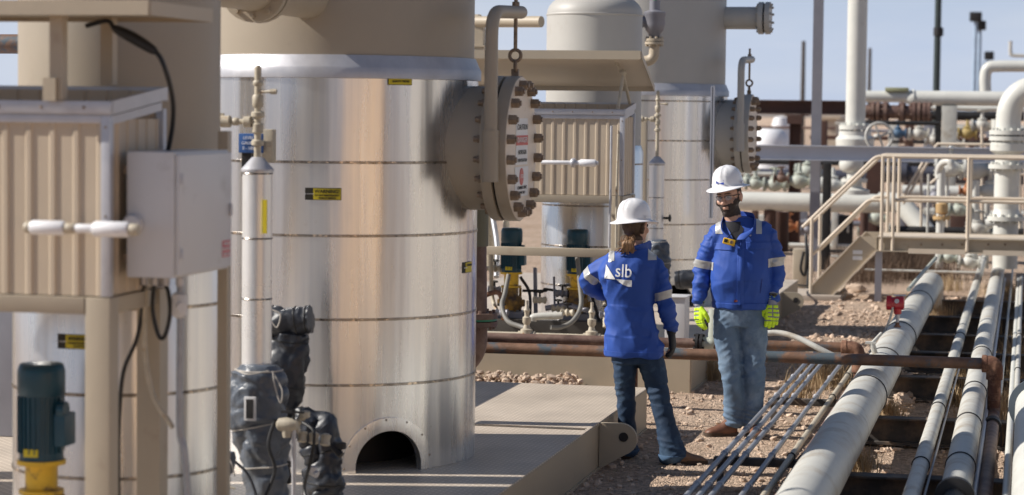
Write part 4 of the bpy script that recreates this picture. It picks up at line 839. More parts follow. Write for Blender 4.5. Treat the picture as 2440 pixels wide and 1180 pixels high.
t = thing('crossing_pipe', (-2.6, 17.35, .515), 'upper brown pipe behind the two people, ending in a rusty elbow left of the pipeline', 'pipe', 'rusty crossing pipes')
MB().tube([(-4.4, 17.28, .515), (-2.14, 17.38, .515)], .038, 24).build('pipe_run', rustt, t)
MB().tube([(-2.14, 17.38, .515), (-1.30, 17.44, .515)], .038, 24).build('pipe_run', rustlow, t)
b = MB(); b.tube(bend([(-1.32, 17.44, .515), (-1.20, 17.44, .515), (-1.20, 17.44, .36)], .06), .05, 20); b.lathe((-1.33, 17.44, .515), (1, 0, 0), [(.045, 0), (.055, .004), (.055, .04), (.045, .044)], 20); b.build('elbow', rust, t)
b = MB(); b.lathe((-1.20, 17.44, .28), (0, 0, 1), [(.035, 0), (.035, .05), (.05, .052), (.05, .09), (.035, .095)], 16); b.cyl((-1.2, 17.44, .1), (-1.2, 17.44, .36), .03, 14); b.build('drop_leg', rust, t)
b = MB(); flange(b, (ay(1662, 800, 17.38).x, 17.38, .515), (1, 0, 0), .075, .02, 6, .01); flange(b, (ay(1672, 800, 17.38).x, 17.38, .515), (1, 0, 0), .075, .02, 6, .01); b.build('flange', black, t)
# support stand of the crossing pipe
b = MB(); p = ay(1514, 960, 16.5); b.box((p.x - .01, 16.46, 0), (p.x + .015, 16.5, .48)); single(b.build('pipe_stand', rust), 'thin rusty stand under the lower rusty pipe beside the woman', 'stand')
hose2([(1790, 800, 17.3), (1850, 793, 17.3), (1900, 805, 17.25), (1950, 830, 17.2), (1990, 850, 17.2)], .022, linepipe, 'flexible_conduit', 'grey flexible conduit arching down right of the man', 'conduit')
hose2([(1945, 836, 17.6), (2040, 840, 17.6)], .024, linepipe, 'short_pipe', 'short pale pipe with black joints between the two rusty pipes', 'pipe')
t = thing('green_valve', (-2.12, 17.5, .6), 'pale green elbow and valve behind the man right hand', 'valve')
b = MB(); gx = ay(1703, 800, 17.38).x; b.tube(bend([(gx - .10, 17.38, .515), (gx, 17.38, .515), (gx, 17.38, .78)], .07), .05, 20); b.build('elbow', greenp, t)
b = MB(); b.lathe((gx - .08, 17.45, .66), (1, 0, 0), [(.02, -.04), (.03, -.035), (.03, .02), (.02, .03)], 14); b.ring((gx - .09, 17.40, .66), (1, 0, 0), .045, .008, 20, 8); b.build('gauge_body', black, t)
# red transmitter on the pipeline
P0 = az(2138, 778, .47); t = thing('pressure_transmitter', P0, 'red pressure transmitter standing on the thick pipeline', 'transmitter')
zt_ = ay(2135, 722, P0.y).z; xt = ay(2138, 722, P0.y).x
b = MB(); b.lathe((P0.x, P0.y, .455), (0, 0, 1), [(.032, 0), (.03, .015), (.018, .03), (.018, .05)], 14); b.build('weld_outlet', rust, t)
b = MB(); b.cyl((P0.x, P0.y, .50), (P0.x + .005, P0.y, zt_ - .05), .014, 12); b.hexnut((P0.x, P0.y, .545), (0, 0, 1), .024, .035); b.build('stem', galv, t)
b = MB(); x_ = ay(2112, 722, P0.y).x; x2 = ay(2155, 722, P0.y).x; b.lathe((x_, P0.y, zt_), (1, 0, 0), [(.045, 0), (.058, .004), (.058, .045), (.05, .047), (.05, .075), (.058, .077), (.058, x2 - x_ - .004), (.045, x2 - x_)], 28)
for k in range(14): b.box((x_ + .005, P0.y - .003, zt_ + .052), (x_ + .043, P0.y + .003, zt_ + .062), rot=Matrix.Rotation(k * 2 * math.pi / 14, 4, 'X'), piv=(x_, P0.y, zt_))
b.build('housing', redp, t)
b = MB(); b.lathe((P0.x, P0.y, zt_ - .10), (0, 0, 1), [(.02, 0), (.034, .01), (.034, .05), (.025, .06)], 14); b.build('neck', redp, t)
b = MB(); b.box((P0.x - .04, P0.y - .01, zt_ + .06), (P0.x + .07, P0.y + .05, zt_ + .068)); b.cyl((P0.x - .005, P0.y - .05, zt_ + .02), (P0.x - .005, P0.y - .065, zt_ + .02), .02, 12); b.build('bracket', galv, t)
yy = P0.y - .03
MB().tube(smoothpath([ay(2130, 720, yy), ay(2122, 755, yy), ay(2108, 790, yy), ay(2090, 820, yy), ay(2070, 840, yy)]), .010, 10).build('flex_tube', linepipe, t)
b = MB(); p = ay(2078, 818, 17.6); b.box((p.x - .05, 17.58, p.z - .005), (p.x + .03, 17.64, p.z + .01)); b.tube([p, p + V((.03, .0, -.10))], .022, 12); b.tube([p + V((-.0, 0, .0)), ay(2100, 795, 17.7)], .014, 10); single(b.build('impulse_fitting', linepipe), 'pale fittings left below the red transmitter', 'fitting')
hose2([(2230, 615, 26.5), (2190, 660, 24), (2165, 690, 22)], .02, greenp, 'side_tube', 'thin olive tube beside the far half of the thick pipeline', 'tube')

# ================================================================== STAIR PLATFORM
t = thing('stair_platform', (-2.0, 28.8, 0), 'beige steel stair and walkway platform with handrails over the pipes', 'platform')
YN, YF = 28.2, 29.35
def pz(px, py, Y=YN): p = ay(px, py, Y); return p
# stringers
for Y in (YN, YF):
    a0, a1 = pz(1925, 679), pz(2048, 563); c0, c1 = pz(1974, 706), pz(2088, 597)
    a0b = V((pz(1937, 690).x, YN, 0.01)); 
    pts = [V((pz(1935, 672).x, Y, a0.z)), V((a1.x, Y, a1.z)), V((c1.x + .02, Y, .79)), V((c1.x + .02, Y, .616)), V((c1.x, Y, .616)), V((c0.x, Y, .01)), V((pz(1935, 672).x, Y, .01))]
    b = MB(); b.prism(pts, (0, .012, 0)); b.build('stringer', tan, t)
    for q0, q1 in ((pts[0], pts[1]), (pts[4], pts[5])):
        b = MB(); n = V((0, -1, 0)); d = (q1 - q0).normalized(); nn = V((-d.z, 0, d.x)) * .008
        b.prism([q0 - nn, q0 + nn, q1 + nn, q1 - nn], (0, -.045, 0)); b.build('stringer_flange', tanl, t)
b = MB(); a = pts[0]; 
for k in range(4):
    f_ = (k + .6) / 4.3; x_ = pts[0].x + (pts[1].x - pts[0].x) * f_ + .05; z_ = .79 * f_; b = MB(); b.box((x_, YN + .013, z_ - .02), (x_ + .2, YF - .001, z_), .002); b.build('tread', tanl, t)
X0 = pz(2090, 563).x
for Y in (YN, YF):
    b = MB(); b.box((X0, Y, .63), (1.6, Y + .01, .78)); b.box((X0, Y - .05, .781), (1.6, Y + .01, .795)); b.box((X0, Y - .05, .616), (1.6, Y + .01, .629)); b.build('deck_beam', tan, t)
MB().box((X0, YN + .012, .77), (1.6, YF - .001, .79)).build('deck_grating', tanl, t)
def rl(pts, r=.021): MB().tube(pts, r, 12).build('handrail', tanl, t)
for s, Y in enumerate((YN, YF)):
    tp = [V((pz(1912, 542).x, Y, pz(1912, 542).z)), V((pz(2088, 373).x, Y, pz(2088, 373).z)), V((1.6, Y, pz(2110, 373).z))]; tp[1].z = tp[2].z; rl(bend(tp, .15, 4))
    mp_ = [V((pz(1936, 606).x, Y, pz(1936, 606).z)), V((pz(2070, 477).x, Y, pz(2070, 477).z)), V((pz(2104, 477).x, Y, pz(2070, 477).z))]; rl(bend(mp_, .12, 4))
    rl([V((pz(2131, 477).x, Y, pz(2131, 477).z)), V((1.6, Y, pz(2131, 477).z))])
    for px in (2104, 2131, 2309, 2490):
        p = pz(px, 400); MB().tube([V((p.x, Y - .03 if s == 0 else Y, tp[2].z)), V((p.x, Y - .03 if s == 0 else Y, .62 if s == 0 else .79))], .021, 12).build('rail_post', tanl, t)
    for px, yt_, yb in ((1935, 522, 705), (2020, 442, 592)):
        if px == 2020: continue
        p = pz(px, yt_); MB().tube([V((p.x, Y - .02, p.z)), V((p.x, Y - .02, .02))], .021, 12).build('rail_post', tanl, t)
p = pz(2093, 600); MB().box((p.x - .04, 28.25, 0), (p.x + .04, 28.33, .615)).build('support_leg', bluegrey, t)
p = pz(2044, 600); 
for k, z in enumerate((.60, .53)): MB().box((p.x - .06, YN - .004, z - .028), (p.x + .055, YN - .001, z + .02)).build('load_plate', labelw, t)
b = MB()
for px in (2195, 2245, 2292, 2355, 2395): q = pz(px, 583); b.sphere((q.x, YN - .002, q.z), .014, 8, 6)
b.build('bolt_heads', bolt, t)
b = MB(); a, c = pz(2165, 588), pz(2300, 603); b.box((a.x, YN - .056, .60), (c.x, YN - .05, .66)); a, c = pz(2343, 588), pz(2470, 603); b.box((a.x, YN - .056, .60), (c.x, YN - .05, .66)); b.build('clip_angle', tanl, t)
# second platform further back
t = thing('stair_platform', (-1.2, 34, 0), 'second beige handrail and stair seen further back through the first one', 'platform'); YB = 36.
def rb2(pts, r=.024): MB().tube([ay(x, y, YB) for x, y in pts], r, 10).build('handrail', tanl, t)
rb2([(2145, 480), (2205, 378), (2235, 343), (2440, 346)]); rb2([(2152, 486), (2212, 384)]); rb2([(2215, 440), (2245, 415)]); rb2([(2235, 412), (2440, 416)])
for px, y0, y1 in ((2258, 346, 560), (2340, 300, 560), (2195, 395, 560), (2430, 346, 560)): rb2([(px, y0), (px, y1)], .022)
# concrete pedestal behind stair foot, coil of cable
b = MB(); a, c = ay(1889, 592, 29.9), ay(1926, 683, 29.9); b.box((a.x, 29.9, 0), (c.x, 30.1, a.z), .03); single(b.build('pedestal', tan), 'tan rounded post box behind the foot of the stair', 'post box')
hose2([(1915, 600, 29.7), (1908, 640, 29.7), (1918, 655, 29.7), (1922, 610, 29.7), (1920, 560, 29.8), (1926, 640, 29.7), (1922, 705, 29.6)], .018, rubber, 'cable', 'black cable coil hanging on the tan post box', 'cable')
b = MB(); a, c = az(1890, 712, 0), az(1935, 690, 0); b.box((a.x - .3, a.y - .3, -.02), (a.x + .6, a.y + .8, .07), .01); tag(b.build('concrete_pad', mat('concrete', (.42, .36, .3), .8, var=.1, bump=.1)), 'pale concrete pad at the foot of the stair', 'pad')
hose2([(1862, 690, 27), (1880, 675, 27.5), (1905, 680, 28.5), (1925, 682, 29)], .014, rubber, 'cable', 'thin black cable lying from the far skid lug to the stair foot', 'cable')
# ================================================================== BACKGROUND PIPE RACK
def hp(px0, px1, y0, y1, Y, m, name, label, cat='pipe', group=None, seg=24, extra=()):
    """horizontal pipe along X between photo columns; y0,y1 = top and bottom rows"""
    a, c = ay(px0, y0, Y), ay(px1, y0, Y); zb = ay(px0, y1, Y).z; r = (a.z - zb) / 2; z = a.z - r
    t = thing(name, (a.x, Y, z), label, cat, group); MB().tube([(a.x, Y, z), (c.x, Y, z)], r, seg).build('pipe_run', m, t)
    for px in extra: 
        b = MB(); flange(b, (ay(px, y0, Y).x, Y, z), (1, 0, 0), r * 1.5, .06, 10, .02); b.build('flange', m, t)
    return t, r, z
b = MB(); a, c = ay(1700, 345, 33), ay(2600, 359, 33); zb = ay(1820, 376, 33).z; zt2 = 1.80
b.box((a.x, 33, zt2 - .18), (c.x, 33.01, zt2)); b.box((a.x, 32.93, zt2 + .001), (c.x, 33.1, zt2 + .016)); b.box((a.x, 32.93, zt2 - .196), (c.x, 33.1, zt2 - .181)); single(b.build('rack_beam', bluegrey, loc=(a.x, 33, 1.7)), 'long grey horizontal beam behind the handrail', 'beam')
b = MB(); p = ay(1946, 300, 33.4); b.box((p.x - .07, 33.3, 0), (p.x + .065, 33.31, 7)); b.box((p.x - .07, 33.311, 0), (p.x - .06, 33.46, 7)); b.box((p.x + .055, 33.311, 0), (p.x + .065, 33.46, 7)); single(b.build('steel_post', greymetal, loc=(p.x, 33.4, 0)), 'tall dark grey steel post rising out of the top of the picture', 'post')
b = MB(); p = ay(1970, 500, 33.8); b.box((p.x - .06, 33.7, 0), (p.x + .06, 33.82, ay(1970, 388, 33.8).z), .01); single(b.build('short_post', black, loc=(p.x, 33.8, 0)), 'short black post right beside the tall grey steel post', 'post')
hp(1700, 2108, 456, 500, 37, white_pipe, 'header_pipe', 'big pale horizontal pipe level with the bearded man face')
q = ay(2108, 478, 37); b = MB(); q.z = ay(1900, 478, 37).z; b.tube(bend([(q.x - .1, 37, q.z), (q.x + .25, 37, q.z), (q.x + .95, 36.6, q.z - .75)], .3), .155, 28); single(b.build('header_elbow', white_pipe), 'big pale elbow pipe sloping down behind the handrail', 'pipe')
hp(2150, 2395, 441, 470, 40, white_pipe, 'header_pipe', 'pale horizontal pipe behind the handrail, right of the slanting one')
# tall riser
YR = 36.0; p = ay(2038, 300, YR); t = thing('riser_pipe', (p.x, YR, 0), 'tall pale vertical pipe with valve, rising out of the top of the picture', 'pipe')
zz = lambda y, Y=YR, px=2038: ay(px, y, Y).z
MB().tube([(p.x, YR, zz(300)), (p.x, YR, 8)], .152, 36).build('pipe_run', white_pipe, t)
b = MB(); flange(b, (p.x, YR, zz(304)), (0, 0, 1), .25, .07, 12, .022); flange(b, (p.x, YR, zz(318)), (0, 0, 1), .25, .07, 12, .022); b.build('flange', white_pipe, t)
b = MB(); b.lathe((p.x, YR, zz(355)), (0, 0, 1), [(.2, 0), (.29, .04), (.30, .15), (.24, .22), (.2, .25)], 28); b.lathe((p.x - .05, YR, zz(392)), (0, 0, 1), [(.12, -.12), (.17, -.08), (.19, 0), (.17, .08), (.14, .14)], 24); b.build('valve_body', white_pipe, t)
b = MB(); b.lathe((p.x, YR, zz(456)), (0, 0, 1), [(.24, -.05), (.24, .02), (.13, .06), (.11, .2), (.12, .3)], 24); flange(b, (p.x, YR, zz(430)), (0, 0, 1), .2, .05); b.build('lower_neck', white_pipe, t)
t = thing('handwheel', ay(2095, 325, 35), 'pale spoked handwheel right of the tall pale vertical pipe', 'handwheel'); c0 = ay(2095, 325, 35)
b = MB(); b.ring(c0, (.25, -1, .1), .20, .022, 36, 10); b.build('rim', linepipe, t)
b = MB()
for k in range(4):
    a = R(90 * k + 20); b.cyl(c0, c0 + V((math.cos(a), .25 * math.cos(a), math.sin(a))).normalized() * .2, .015, 8)
b.cyl(c0, c0 + V((-.08, .3, 0)), .03, 10); b.build('spokes', linepipe, t)
# elbow riser at right
YE = 30.; t = thing('riser_pipe', ay(2400, 600, YE), 'tall pale elbow pipe with three flanges at the right edge', 'pipe'); px_ = ay(2400, 400, YE).x
ze = lambda y: ay(2400, y, YE).z
MB().tube(bend([(px_, YE, ze(640)), (px_, YE, ze(208)), (px_ + 2, YE, ze(212))], .42, 12), .157, 36).build('pipe_run', white_pipe, t)
for y in (316, 330, 397, 521): 
    b = MB(); flange(b, (px_, YE, ze(y)), (0, 0, 1), .235, .055, 12, .02); b.build('flange', white_pipe, t)
b = MB(); b.lathe((px_, YE, ze(352)), (0, 0, 1), [(.17, -.08), (.22, -.04), (.22, .05), (.17, .10)], 24); b.build('valve_body', white_pipe, t)
b = MB(); b.lathe((px_, YE, ze(520)), (0, 0, 1), [(.2, 0), (.17, .06), (.157, .12)], 24); b.build('reducer', white_pipe, t)
hose2([(2348, 222, 43), (2348, 180, 43), (2356, 162, 43), (2380, 158, 43), (2470, 158, 43)], .105, white_pipe, 'elbow_pipe', 'pale pipe bending over above the horizontal header at the upper right', 'pipe')
t, r_, z_ = hp(2176, 2480, 216, 251, 42, white_pipe, 'header_pipe', 'wide pale horizontal header against the sky at the upper right')
b = MB(); xa, xb = ay(2060, 220, 42).x, ay(2178, 220, 42).x; b.tube([(xa, 42, z_ + .02), (xb, 42, z_ + .02)], r_ * .78, 24); b.build('narrow_run', white_pipe, t); b = MB(); b.lathe((xb - .03, 42, z_), (1, 0, 0), [(r_ * .7, -.12), (r_ * 1.15, 0), (r_ * 1.15, .04), (r_, .05)], 24); b.build('reducer', white_pipe, t)
b = MB(); p = ay(2262, 300, 42); b.box((p.x - .13, 41.9, 0), (p.x + .13, 42.1, z_ - r_), .01); b.build('support_leg', linepipe, t)
b = MB(); p = ay(2236, 300, 41.5); b.box((p.x - .05, 41.45, 0), (p.x + .05, 41.55, z_ - r_)); b.build('support_leg', black, t)
b = MB(); a, c = ay(2110, 214, 42), ay(2165, 214, 42); b.box((a.x, 41.85, a.z - .03), (c.x, 42.15, a.z + .04), .01); single(b.build('walk_plate', mat('khaki_plate', (.33, .34, .2), .6)), 'khaki plate strapped on top of the narrow part of the header', 'plate')
hp(2080, 2440, 250, 262, 44, white_pipe, 'header_pipe', 'thin pale pipe directly under the wide header')
hp(2160, 2440, 264, 286, 45, black, 'header_pipe', 'dark horizontal pipe under the wide pale header')
# brown beam and column
b = MB(); a, c = ay(1700, 237, 40), ay(2022, 237, 40); zb = ay(1900, 270, 40).z; b.box((a.x, 40, zb), (c.x, 40.02, a.z - .02)); b.box((a.x, 39.9, a.z - .019), (c.x, 40.12, a.z)); b.box((a.x, 39.9, zb - .02), (c.x, 40.12, zb - .001)); single(b.build('rack_beam', brownb, loc=(a.x, 40, zb)), 'dark brown horizontal beam against the sky beside the far flange', 'beam')
b = MB(); p = ay(1895, 300, 39.7); z1 = ay(1895, 276, 39.7).z; b.box((p.x - .10, 39.7, 0), (p.x - .085, 39.9, z1)); b.box((p.x - .084, 39.79, 0), (p.x + .084, 39.81, z1)); b.box((p.x + .085, 39.7, 0), (p.x + .10, 39.9, z1)); b.box((p.x - .18, 39.65, z1 + .001), (p.x + .22, 39.95, z1 + .02)); b.box((p.x - .14, 39.65, z1 - .14), (p.x + .12, 39.69, z1)); single(b.build('rack_column', brownb, loc=(p.x, 39.8, 0)), 'dark brown column under the brown beam', 'column')
b = MB(); p = ay(2085, 420, 41); b.box((p.x - .15, 41, 0), (p.x + .15, 41.2, ay(2085, 385, 41).z)); single(b.build('rack_column', brownb, loc=(p.x, 41, 0)), 'dark column behind the top of the stair rail', 'column')  # column in the same dark brown as the rack beam
t, r_, z_ = hp(2060, 2215, 250, 282, 41, rustt, 'meter_run', 'dark rusty pipe with many flanges beside the tall pale pipe', extra=(2080, 2092, 2110, 2150, 2178, 2190, 2203, 2213))
hp(1700, 2440, 400, 428, 46, mat('navy_pipe', (.06, .065, .09), .5), 'header_pipe', 'dark blue grey horizontal pipe behind the brown column')
hp(2060, 2240, 287, 297, 40.5, black, 'pipe_support', 'black beam under the rusty flanged pipe', 'beam')
# valves and manifolds, built as small assemblies
def manifold(px, py, Y, s, m, label, wheel=True, axis=(1, 0, 0), stem=.5):
    p = ay(px, py, Y); t = thing('gate_valve', p, label, 'valve', 'distant valves')
    A = V(axis); b = MB(); b.lathe(p, A, [(s * .35, -s * .9), (s * .35, -s * .6), (s * .55, -s * .3), (s * .6, 0), (s * .55, s * .3), (s * .35, s * .6), (s * .35, s * .9)], 20)
    b.build('valve_body', m, t)
    for e in (-1, 1): b = MB(); flange(b, p + A * s * .9 * e, A, s * .62, s * .16, 8, s * .05); b.build('flange', m, t)
    b = MB(); b.lathe(p, (0, 0, 1), [(s * .3, s * .3), (s * .42, s * .6), (s * .42, s * .68), (s * .2, s * .75), (s * .12, s * (.9 + stem))], 16); b.build('bonnet', m, t)
    if wheel: b = MB(); b.ring(p + V((0, 0, s * (.9 + stem))), (0, .2, 1), s * .45, s * .06, 24, 8); b.cyl(p + V((-s * .44, 0, s * (.9 + stem))), p + V((s * .44, 0, s * (.9 + stem))), s * .04, 8); b.build('handwheel', m, t)
    return t
brass = mat('dull_orange_steel', (.42, .17, .07), .6, var=.2)
bluep = mat('blue_valve', (.06, .12, .20), .5, var=.1)
ML = [(1800, 438, 36, .16, greenp, 'pale green valve just right of the bearded man hat brim'), (1846, 440, 36, .18, greenp, 'pale green valve left of the rusty ball shaped one'), (1905, 432, 36, .2, greenp, 'pale green valve low behind the brown column'), (1925, 410, 39, .22, greenp, 'pale green valve between brown column and tall grey post'), (1862, 425, 35.5, .12, rustt, 'small rusty valve among the pale green ones'),
      (1985, 440, 38, .2, white_pipe, 'pale valve between the short black post and the tall pale pipe'), (2140, 318, 44, .16, bluep, 'blue valve right of the spoked handwheel'), (2190, 320, 45, .2, linepipe, 'grey valve under the rusty flanged pipe'), (2225, 335, 46, .17, linepipe, 'grey valve between blue valve and yellow one'), (2305, 318, 44, .18, mat('yellow_valve', (.36, .27, .10), .6), 'yellow valve under the wide header'),
      (2340, 300, 44, .2, linepipe, 'grey valve right of the yellow valve'), (2265, 400, 33, .22, white_pipe, 'pale elbow valve behind the handrail, left one'), (2325, 405, 34, .24, white_pipe, 'pale valve behind the handrail, middle one'), (2360, 455, 34, .2, white_pipe, 'pale valve behind the handrail, nearest the elbow pipe'), (2285, 500, 33, .15, greenp, 'pale green valve low behind the walkway rail'),
      (2330, 545, 33, .17, linepipe, 'pale valve right above the walkway deck'), (2090, 520, 40, .2, greenp, 'pale green valve seen through the stair rails'), (1880, 540, 38, .15, brass, 'orange valve low between the man and the stair rail'), (2000, 545, 40, .17, linepipe, 'grey valve behind the lower stair rail'), (2030, 530, 42, .15, brass, 'orange fitting behind the lower stair rail'),
      (2260, 615, 31, .12, greenp, 'pale green valve under the walkway left of the far pipes'), (2310, 625, 30, .14, white_pipe, 'pale valve under the walkway between the pipes'), (2050, 305, 43, .15, linepipe, 'pale valve left above the long grey beam')]
for px, py, Y, s, m, lb in ML: manifold(px, py, Y, s, m, lb, wheel=(px % 2 == 0))
# upright pipes behind the walkway
for px, y0, y1, Y, r, m, lb in ((2243, 400, 640, 32.5, .055, white_pipe, 'pale upright pipe behind the walkway, left one with an orange collar'), (2325, 430, 640, 33, .055, white_pipe, 'pale upright pipe behind the walkway, right one'), (2258, 375, 470, 33, .02, linepipe, 'thin upright tube behind the walkway'), (2213, 415, 560, 34, .02, linepipe, 'very thin upright tube left of the pale upright pipes'), (2352, 480, 640, 33, .045, linepipe, 'short grey upright pipe next to the elbow pipe'),
                                 (1835, 500, 700, 37, .10, brownb, 'brown pier under the big pale horizontal pipe, left one'), (1965, 500, 640, 38, .08, linepipe, 'grey pier under the big pale horizontal pipe'), (2060, 300, 345, 38, .07, linepipe, 'short pale stub pipe left of the handwheel'), (2377, 285, 345, 41, .10, white_pipe, 'short pale upright pipe left of the elbow pipe'), (1860, 505, 600, 37.5, .14, brownb, 'broad brown pier under the big pale horizontal pipe'), (2060, 500, 600, 38.5, .07, brownb, 'slim brown pier behind the stair rails')):
    a = ay(px, y0, Y); c = ay(px, y1, Y); single(MB().tube([(a.x, Y, a.z), (a.x, Y, max(0, c.z))], r, 16).build('upright_pipe', m, loc=(a.x, Y, 0)), lb, 'pipe')
b = MB(); p = ay(2243, 520, 32.4); flange(b, (p.x, 32.5, p.z), (0, 0, 1), .12, .04); b.lathe((p.x, 32.5, p.z + .05), (0, 0, 1), [(.06, 0), (.085, .02), (.085, .14), (.06, .16)], 16); single(b.build('orange_collar', mat('ochre_collar', (.45, .30, .14), .6)), 'ochre flanged collar on the left pale upright pipe', 'collar')
hose2([(2270, 400, 32.3), (2262, 385, 32.3), (2245, 390, 32.4), (2236, 410, 32.5), (2238, 425, 32.5)], .05, white_pipe, 'small_elbow', 'small pale elbow on top of the left pale upright pipe', 'pipe')
hose2([(2350, 535, 31.5), (2375, 530, 31.5), (2390, 545, 31.5), (2400, 575, 31.5)], .07, white_pipe, 'small_elbow', 'small pale elbow at the foot of the right edge riser', 'pipe')
# scattered low pipes and rails on the ground in the far yard
for k, (x0, x1, y0, y1, Y, m) in enumerate(((1700, 1930, 545, 556, 44, linepipe), (1850, 2100, 578, 588, 39, white_pipe), (1750, 1920, 566, 574, 42, greymetal), (1980, 2110, 608, 614, 36, linepipe), (2060, 2330, 640, 646, 31.5, linepipe))):
    hp(x0, x1, y0, y1, Y, m, 'low_pipe', ('far thin pale pipe low behind the man shoulder', 'pale low pipe behind the foot of the stair rail', 'grey low pipe between two pale low pipes', 'thin grey pipe seen under the stair rail', 'thin pipe lying in the dark brush')[k], group='low far pipes')
# more of the far yard: dark runs, piers and valve rows
for k, (x0, x1, y0, y1, Y, m, lb) in enumerate(((1700, 2440, 378, 390, 48, black, 'long black pipe just under the grey beam'), (2090, 2440, 395, 425, 44, MATS['navy_pipe'], 'thick dark blue pipe behind the walkway rails'), (2150, 2440, 498, 512, 38, linepipe, 'grey pipe low behind the walkway rails'), (1770, 2100, 520, 534, 41, greymetal, 'dull grey pipe under the big pale horizontal pipe'), (2120, 2440, 538, 556, 36, black, 'black pipe right above the walkway deck'), (1700, 1840, 408, 418, 43, linepipe, 'pale pipe behind the far blind flange'), (2090, 2230, 350, 362, 42, rustt, 'rusty pipe under the rusty flanged pipe'), (2260, 2440, 300, 312, 47, linepipe, 'pale pipe behind the yellow valve'), (1880, 2080, 592, 600, 37, black, 'thin black pipe behind the stair stringer'))):
    hp(x0, x1, y0, y1, Y, m, 'yard_pipe', lb, extra=(x0 + 60, x0 + 68) if k in (1, 2, 6) else ())
random.seed(21)
ORD = 'first second third fourth fifth sixth seventh eighth ninth tenth eleventh twelfth thirteenth fourteenth fifteenth sixteenth seventeenth'.split()
for k, px in enumerate((1800, 1822, 1850, 1878, 1905, 1932, 1990, 2012, 2078, 2150, 2170, 2196, 2222, 2286, 2340, 2372, 2420)):
    Y = 39 + (k * 7) % 6; a = ay(px, 500 + (k * 13) % 26, Y); wd = .05 + .05 * ((k * 5) % 3); b = MB(); b.box((a.x - wd, Y - .08, 0), (a.x + wd, Y + .08, a.z), .01)
    tag(b.build('pipe_pier', (brownb, linepipe, black, brownb, greymetal)[k % 5], loc=(a.x, Y, 0)), '%s pier under the far yard pipes, %s from the left' % (('dark brown', 'pale grey', 'black', 'dark brown', 'steel grey')[k % 5], ORD[k]), 'pier', 'short piers under the far yard pipes')
ML2 = [(1780, 470 - 40, 38), (1820, 545, 40), (1872, 556, 41), (1925, 548, 42), (1968, 560, 41), (2068, 548, 43), (2120, 560, 38), (2185, 530, 37), (2232, 470, 36), (2305, 455, 37), (2390, 560, 33), (2275, 345, 46), (2160, 335, 47), (2420, 330, 46)]
for k, (px, py, Y) in enumerate(ML2):
    t_ = manifold(px, py, Y, .13 + .03 * (k % 3), (greenp, linepipe, rustt, greymetal, brass)[k % 5], 'small %s valve in the far yard pipework, %s from the left' % (('pale green', 'light grey', 'rusty', 'steel grey', 'orange')[k % 5], ORD[sorted(q[0] for q in ML2).index(px)]), wheel=k % 2 == 1); t_['group'] = 'small far yard valves'
for k, (x0, x1, y0, y1, Y, m, lb) in enumerate(((1930, 2440, 322, 332, 58, brownb, 'far dark brown pipe seen above the grey beam'), (2060, 2440, 308, 316, 64, greymetal, 'far grey pipe below the flanged meter pipe'), (1780, 1990, 300, 306, 66, rustt, 'far rusty pipe behind the brown column'), (2120, 2440, 334, 342, 52, black, 'far black pipe just above the grey beam at right'), (1990, 2440, 292, 298, 75, linepipe, 'farthest thin pale pipe near the horizon'))):
    hp(x0, x1, y0, y1, Y, m, 'yard_pipe', lb)
for k, (px, Y) in enumerate(((1960, 56), (2018, 60), (2130, 57), (2168, 63), (2214, 55), (2290, 62), (2322, 57), (2362, 60), (2410, 56))):
    a = ay(px, 288 + (k * 11) % 14, Y); b = MB(); b.box((a.x - .12, Y - .1, 0), (a.x + .12, Y + .1, a.z), .01); tag(b.build('rack_post', (brownb, greymetal, linepipe)[k % 3], loc=(a.x, Y, 0)), '%s far rack post above the grey beam, %s from the left' % (('dark brown', 'steel grey', 'pale')[k % 3], ORD[k]), 'post', 'far rack posts')
# far things
t = thing('storage_tank', ay(1870, 345, 90), 'white far storage tank with sloped top left of the brown column', 'tank'); a, c = ay(1834, 280, 90), ay(1886, 345, 90)
MB().lathe(((a.x + c.x) / 2, 90, 0), (0, 0, 1), [((c.x - a.x) / 2, 0), ((c.x - a.x) / 2, a.z - .6), ((c.x - a.x) * .3, a.z), (.02, a.z + .05)], 32).build('shell', whitep, t)
p = ay(1835, 330, 70); single(MB().lathe((p.x, 70, 0), (0, 0, 1), [(.6, 0), (.6, p.z - .1), (.5, p.z + .15), (.3, p.z + .3), (.02, p.z + .36)], 32).build('domed_tank', whitep, loc=(p.x, 70, 0)), 'small white domed tank beside the far flange bolts', 'tank')
b = MB(); a, c = ay(1950, 283, 110), ay(1992, 345, 110); b.box((a.x, 110, 0), (c.x, 116, a.z)); b.box((a.x - .2, 109.8, a.z), (c.x + .2, 116.2, a.z + .15)); single(b.build('equipment_building', tanp, loc=(a.x, 112, 0)), 'tan far building between the grey post and the tall pale pipe', 'building')
def pole(px, yt_, Y, r, m, label, name='utility_pole', cat='pole', arm=False, h=None, lamp=False):
    p = ay(px, yt_, Y); t = thing(name, (p.x, Y, 0), label, cat)
    MB().tube([(p.x, Y, 0), (p.x, Y, p.z if h is None else h)], r, 12, rads=[r * 1.15, r * .85]).build('shaft', m, t)
    if arm: b = MB(); b.box((p.x - .9, Y - .06, p.z - .7), (p.x + .9, Y + .06, p.z - .58)); b.build('crossarm', m, t)
    if lamp:
        for dx, dz in lamp: b = MB(); b.box((p.x + dx - .28, Y - .3, p.z + dz - .22), (p.x + dx + .28, Y + .2, p.z + dz + .22), .05); b.build('floodlight', black, t)
    return t
pole(1915, 98, 160, .16, wood, 'distant wooden utility pole left of the tall grey post', group if False else 'utility_pole')
pole(2073, 115, 190, .16, wood, 'distant wooden utility pole right of the tall pale pipe')
b = pole(2236, 0, 62, .085, mat('dark_green_mast', (.03, .045, .045), .5), 'dark slender mast rising out of the top of the picture', 'mast', 'mast', h=12)
